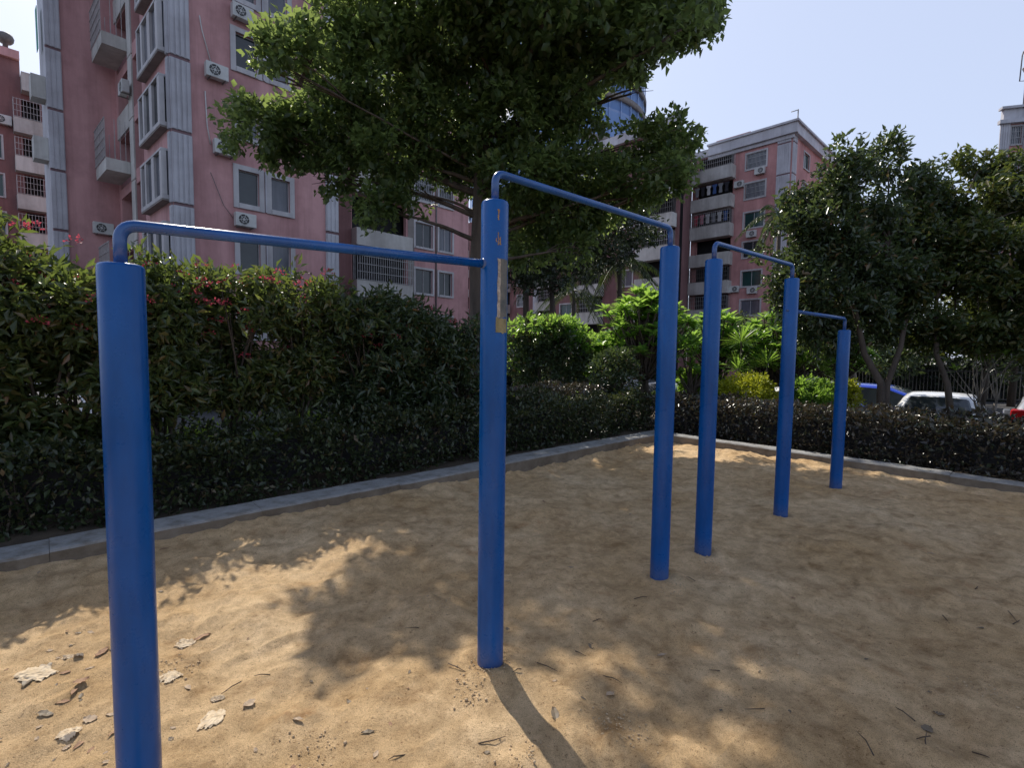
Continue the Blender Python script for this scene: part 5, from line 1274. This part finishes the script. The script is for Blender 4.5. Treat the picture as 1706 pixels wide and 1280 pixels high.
spec = [(45, 1130, 2, 'long dark fallen leaf lying alone near the left photo edge'), (75, 1177, 2, 'curled dark grey leaf left of the nearest post, at its lower side'), (150, 1190, 1, 'curled pale brown leaf touching the left side of the nearest post'), (337, 1052, 0, 'upright brown curled leaf next to a pale crust, right of the nearest post'),
        (415, 1172, 1, 'small folded pale leaf right of the largest pale crust'), (925, 1183, 2, 'small dark leaf beside the middle post shadow'), (1017, 1153, 1, 'tiny pale leaf right of the middle post shadow'), (135, 1135, 0, 'brown curled leaf in the scatter left of the nearest post'), (170, 1082, 0, 'reddish brown leaf beside the left of the nearest post, in the clay patch'),
        (1545, 1205, 2, 'dark leaf in the hollow at lower right'), (985, 1075, 2, 'dark twiggy leaf in the shade right of the middle post')]
for (px, py, ci, lb) in spec:
    p = gnd(px, py); put_leaf(p.x, p.y, pm[(lr.randrange(4)) * 3 + ci], lb, .85 if py > 1000 else 1.2)
for k in range(95):
    if k < 50: px, py = lr.gauss(150, 130), lr.uniform(1050, 1275)
    else: px, py = lr.uniform(0, 1700), 780 + 480 * lr.random() ** .8
    p = gnd(px, max(py, 800)); u, v = pit_uv(p.x, p.y)
    if not (.1 < u < LU - .1 and .1 < v < LV - .1): continue
    put_leaf(p.x, p.y, pm[lr.randrange(12)], 'small dry leaf scattered on the sand', lr.uniform(.28, .6), 'small dry leaves scattered on the sand')
for k in range(24):
    px, py = lr.uniform(300, 1700), 800 + 460 * lr.random() ** .8; p = gnd(px, py); u, v = pit_uv(p.x, p.y)
    if not (.1 < u < LU - .1 and .1 < v < LV - .1): continue
    a = lr.uniform(0, 6.28); L_ = lr.uniform(.05, .16); z = sand_z(p.x, p.y) + .004; o = Vector((p.x, p.y, z)); b = MB(o); d = Vector((math.cos(a), math.sin(a), 0))
    b.tube([o - d * L_ / 2, o + Vector((lr.uniform(-.01, .01), lr.uniform(-.01, .01), .006)), o + d * L_ / 2], [.003, .0025, .001], 5)
    q = b.build('fallen_twig', M['twig']); q.location = o; tag(q, 'thin dark twig lying on the sand', 'twig', 'thin twigs lying on the sand')
# pale crusts of dried mud
def crust(px, py, rx, ry, label, seed):
    p = gnd(px, py); p.z = sand_z(p.x, p.y); r = np.random.default_rng(seed); n = 26
    xs = np.linspace(-1, 1, n); V = []; F = []; ids = {}
    for i, x in enumerate(xs):
        for j, y in enumerate(xs):
            q = math.hypot(x, y); edge = .78 + .28 * mnoise.noise(Vector((x * 2.2 + seed, y * 2.2, 0))) + .12 * mnoise.noise(Vector((x * 7, y * 7, seed)))
            if q < edge:
                ids[(i, j)] = len(V); wx, wy = p.x + x * rx, p.y + y * ry
                V.append((x * rx, y * ry, sand_z(wx, wy) - p.z + .003 + .011 * max(0, edge - q) ** .5 + .005 * mnoise.noise(Vector((x * 7, y * 7, seed))) + .002 * mnoise.noise(Vector((x * 20, y * 20, seed)))))
    for (i, j) in ids:
        k = [(i, j), (i + 1, j), (i + 1, j + 1), (i, j + 1)]
        if all(x in ids for x in k): F.append(tuple(ids[x] for x in k))
    me_ = bpy.data.meshes.new('mud_crust'); me_.from_pydata(V, [], F); q = obj('mud_crust', me_, M['crust']); q.location = p; tag(q, label, 'dried mud')
crust(308, 1056, .085, .05, 'pale crumbly crust right of the nearest post, topmost of the crusts', 1); crust(355, 1192, .06, .10, 'pale lumpy crust of elongated shape, lowest right of the nearest post', 2); crust(112, 1212, .075, .05, 'pale crust on the sunlit sand at the lower left', 3)
crust(60, 1118, .10, .09, 'smooth pale crust at the left photo edge', 4); crust(285, 1122, .06, .07, 'pale crust hugging the right side of the nearest post', 5); crust(362, 1155, .05, .03, 'small pale flake just above the elongated crust', 6); crust(122, 1092, .07, .03, 'flat pale flake in the clay patch left of the nearest post', 7)
# crumbs and clods
r = np.random.default_rng(9); n = 5200
PX = r.uniform(-20, 1720, n); PYY = 790 + 490 * r.random(n) ** .7; V = []; F = []
ico = [(0, 0, 1), (.9, 0, .3), (.28, .85, .3), (-.72, .53, .3), (-.72, -.53, .3), (.28, -.85, .3), (0, 0, -.6)]
icf = [(0, 1, 2), (0, 2, 3), (0, 3, 4), (0, 4, 5), (0, 5, 1), (6, 2, 1), (6, 3, 2), (6, 4, 3), (6, 5, 4), (6, 1, 5)]
hot = [gnd(*p) for p in ((805, 1115), (1270, 0 + 1100), (1060, 1205), (880, 1262), (790, 1150), (1180, 940), (1130, 985), (1010, 1200), (520, 1230), (720, 1010), (1640, 1160), (300, 1100))]
pts = []
for i in range(n):
    p = gnd(PX[i], PYY[i]); pts.append((p.x, p.y, r.uniform(.001, .0028)))
for h_ in hot:
    for k in range(90): pts.append((h_.x + r.normal() * .07, h_.y + r.normal() * .06, abs(r.normal()) * .0028 + .0012))
for (x, y, _) in POSTS:
    for k in range(60):
        a = r.uniform(0, 6.28); q_ = PR + .01 + abs(r.normal()) * .03; pts.append((x + math.cos(a) * q_, y + math.sin(a) * q_, r.uniform(.002, .006)))
xy = np.array(pts); uu = (xy[:, 0] - K.x) * dA.x + (xy[:, 1] - K.y) * dA.y; vv = (xy[:, 0] - K.x) * dB.x + (xy[:, 1] - K.y) * dB.y
ok = (uu > .05) & (vv > .05) & (uu < LU - .1) & (vv < LV - .1); xy = xy[ok]; zz = pit_h(uu[ok], vv[ok])
ic = np.array(ico); n = len(xy); jit = 1 + .35 * r.uniform(-1, 1, (n, 7, 1)); V = ic[None] * jit * xy[:, 2][:, None, None]
V = V + np.stack([xy[:, 0], xy[:, 1], zz + xy[:, 2] * .3], 1)[:, None, :]
F = (np.arange(n)[:, None, None] * 7 + np.array(icf)[None]).reshape(-1, 3)
tag(obj('sand_crumbs', mesh_np('sand_crumbs', V.reshape(-1, 3), F), M['crumb']), 'loose crumbs and clods of damp sand', 'sand crumbs', kind='stuff')
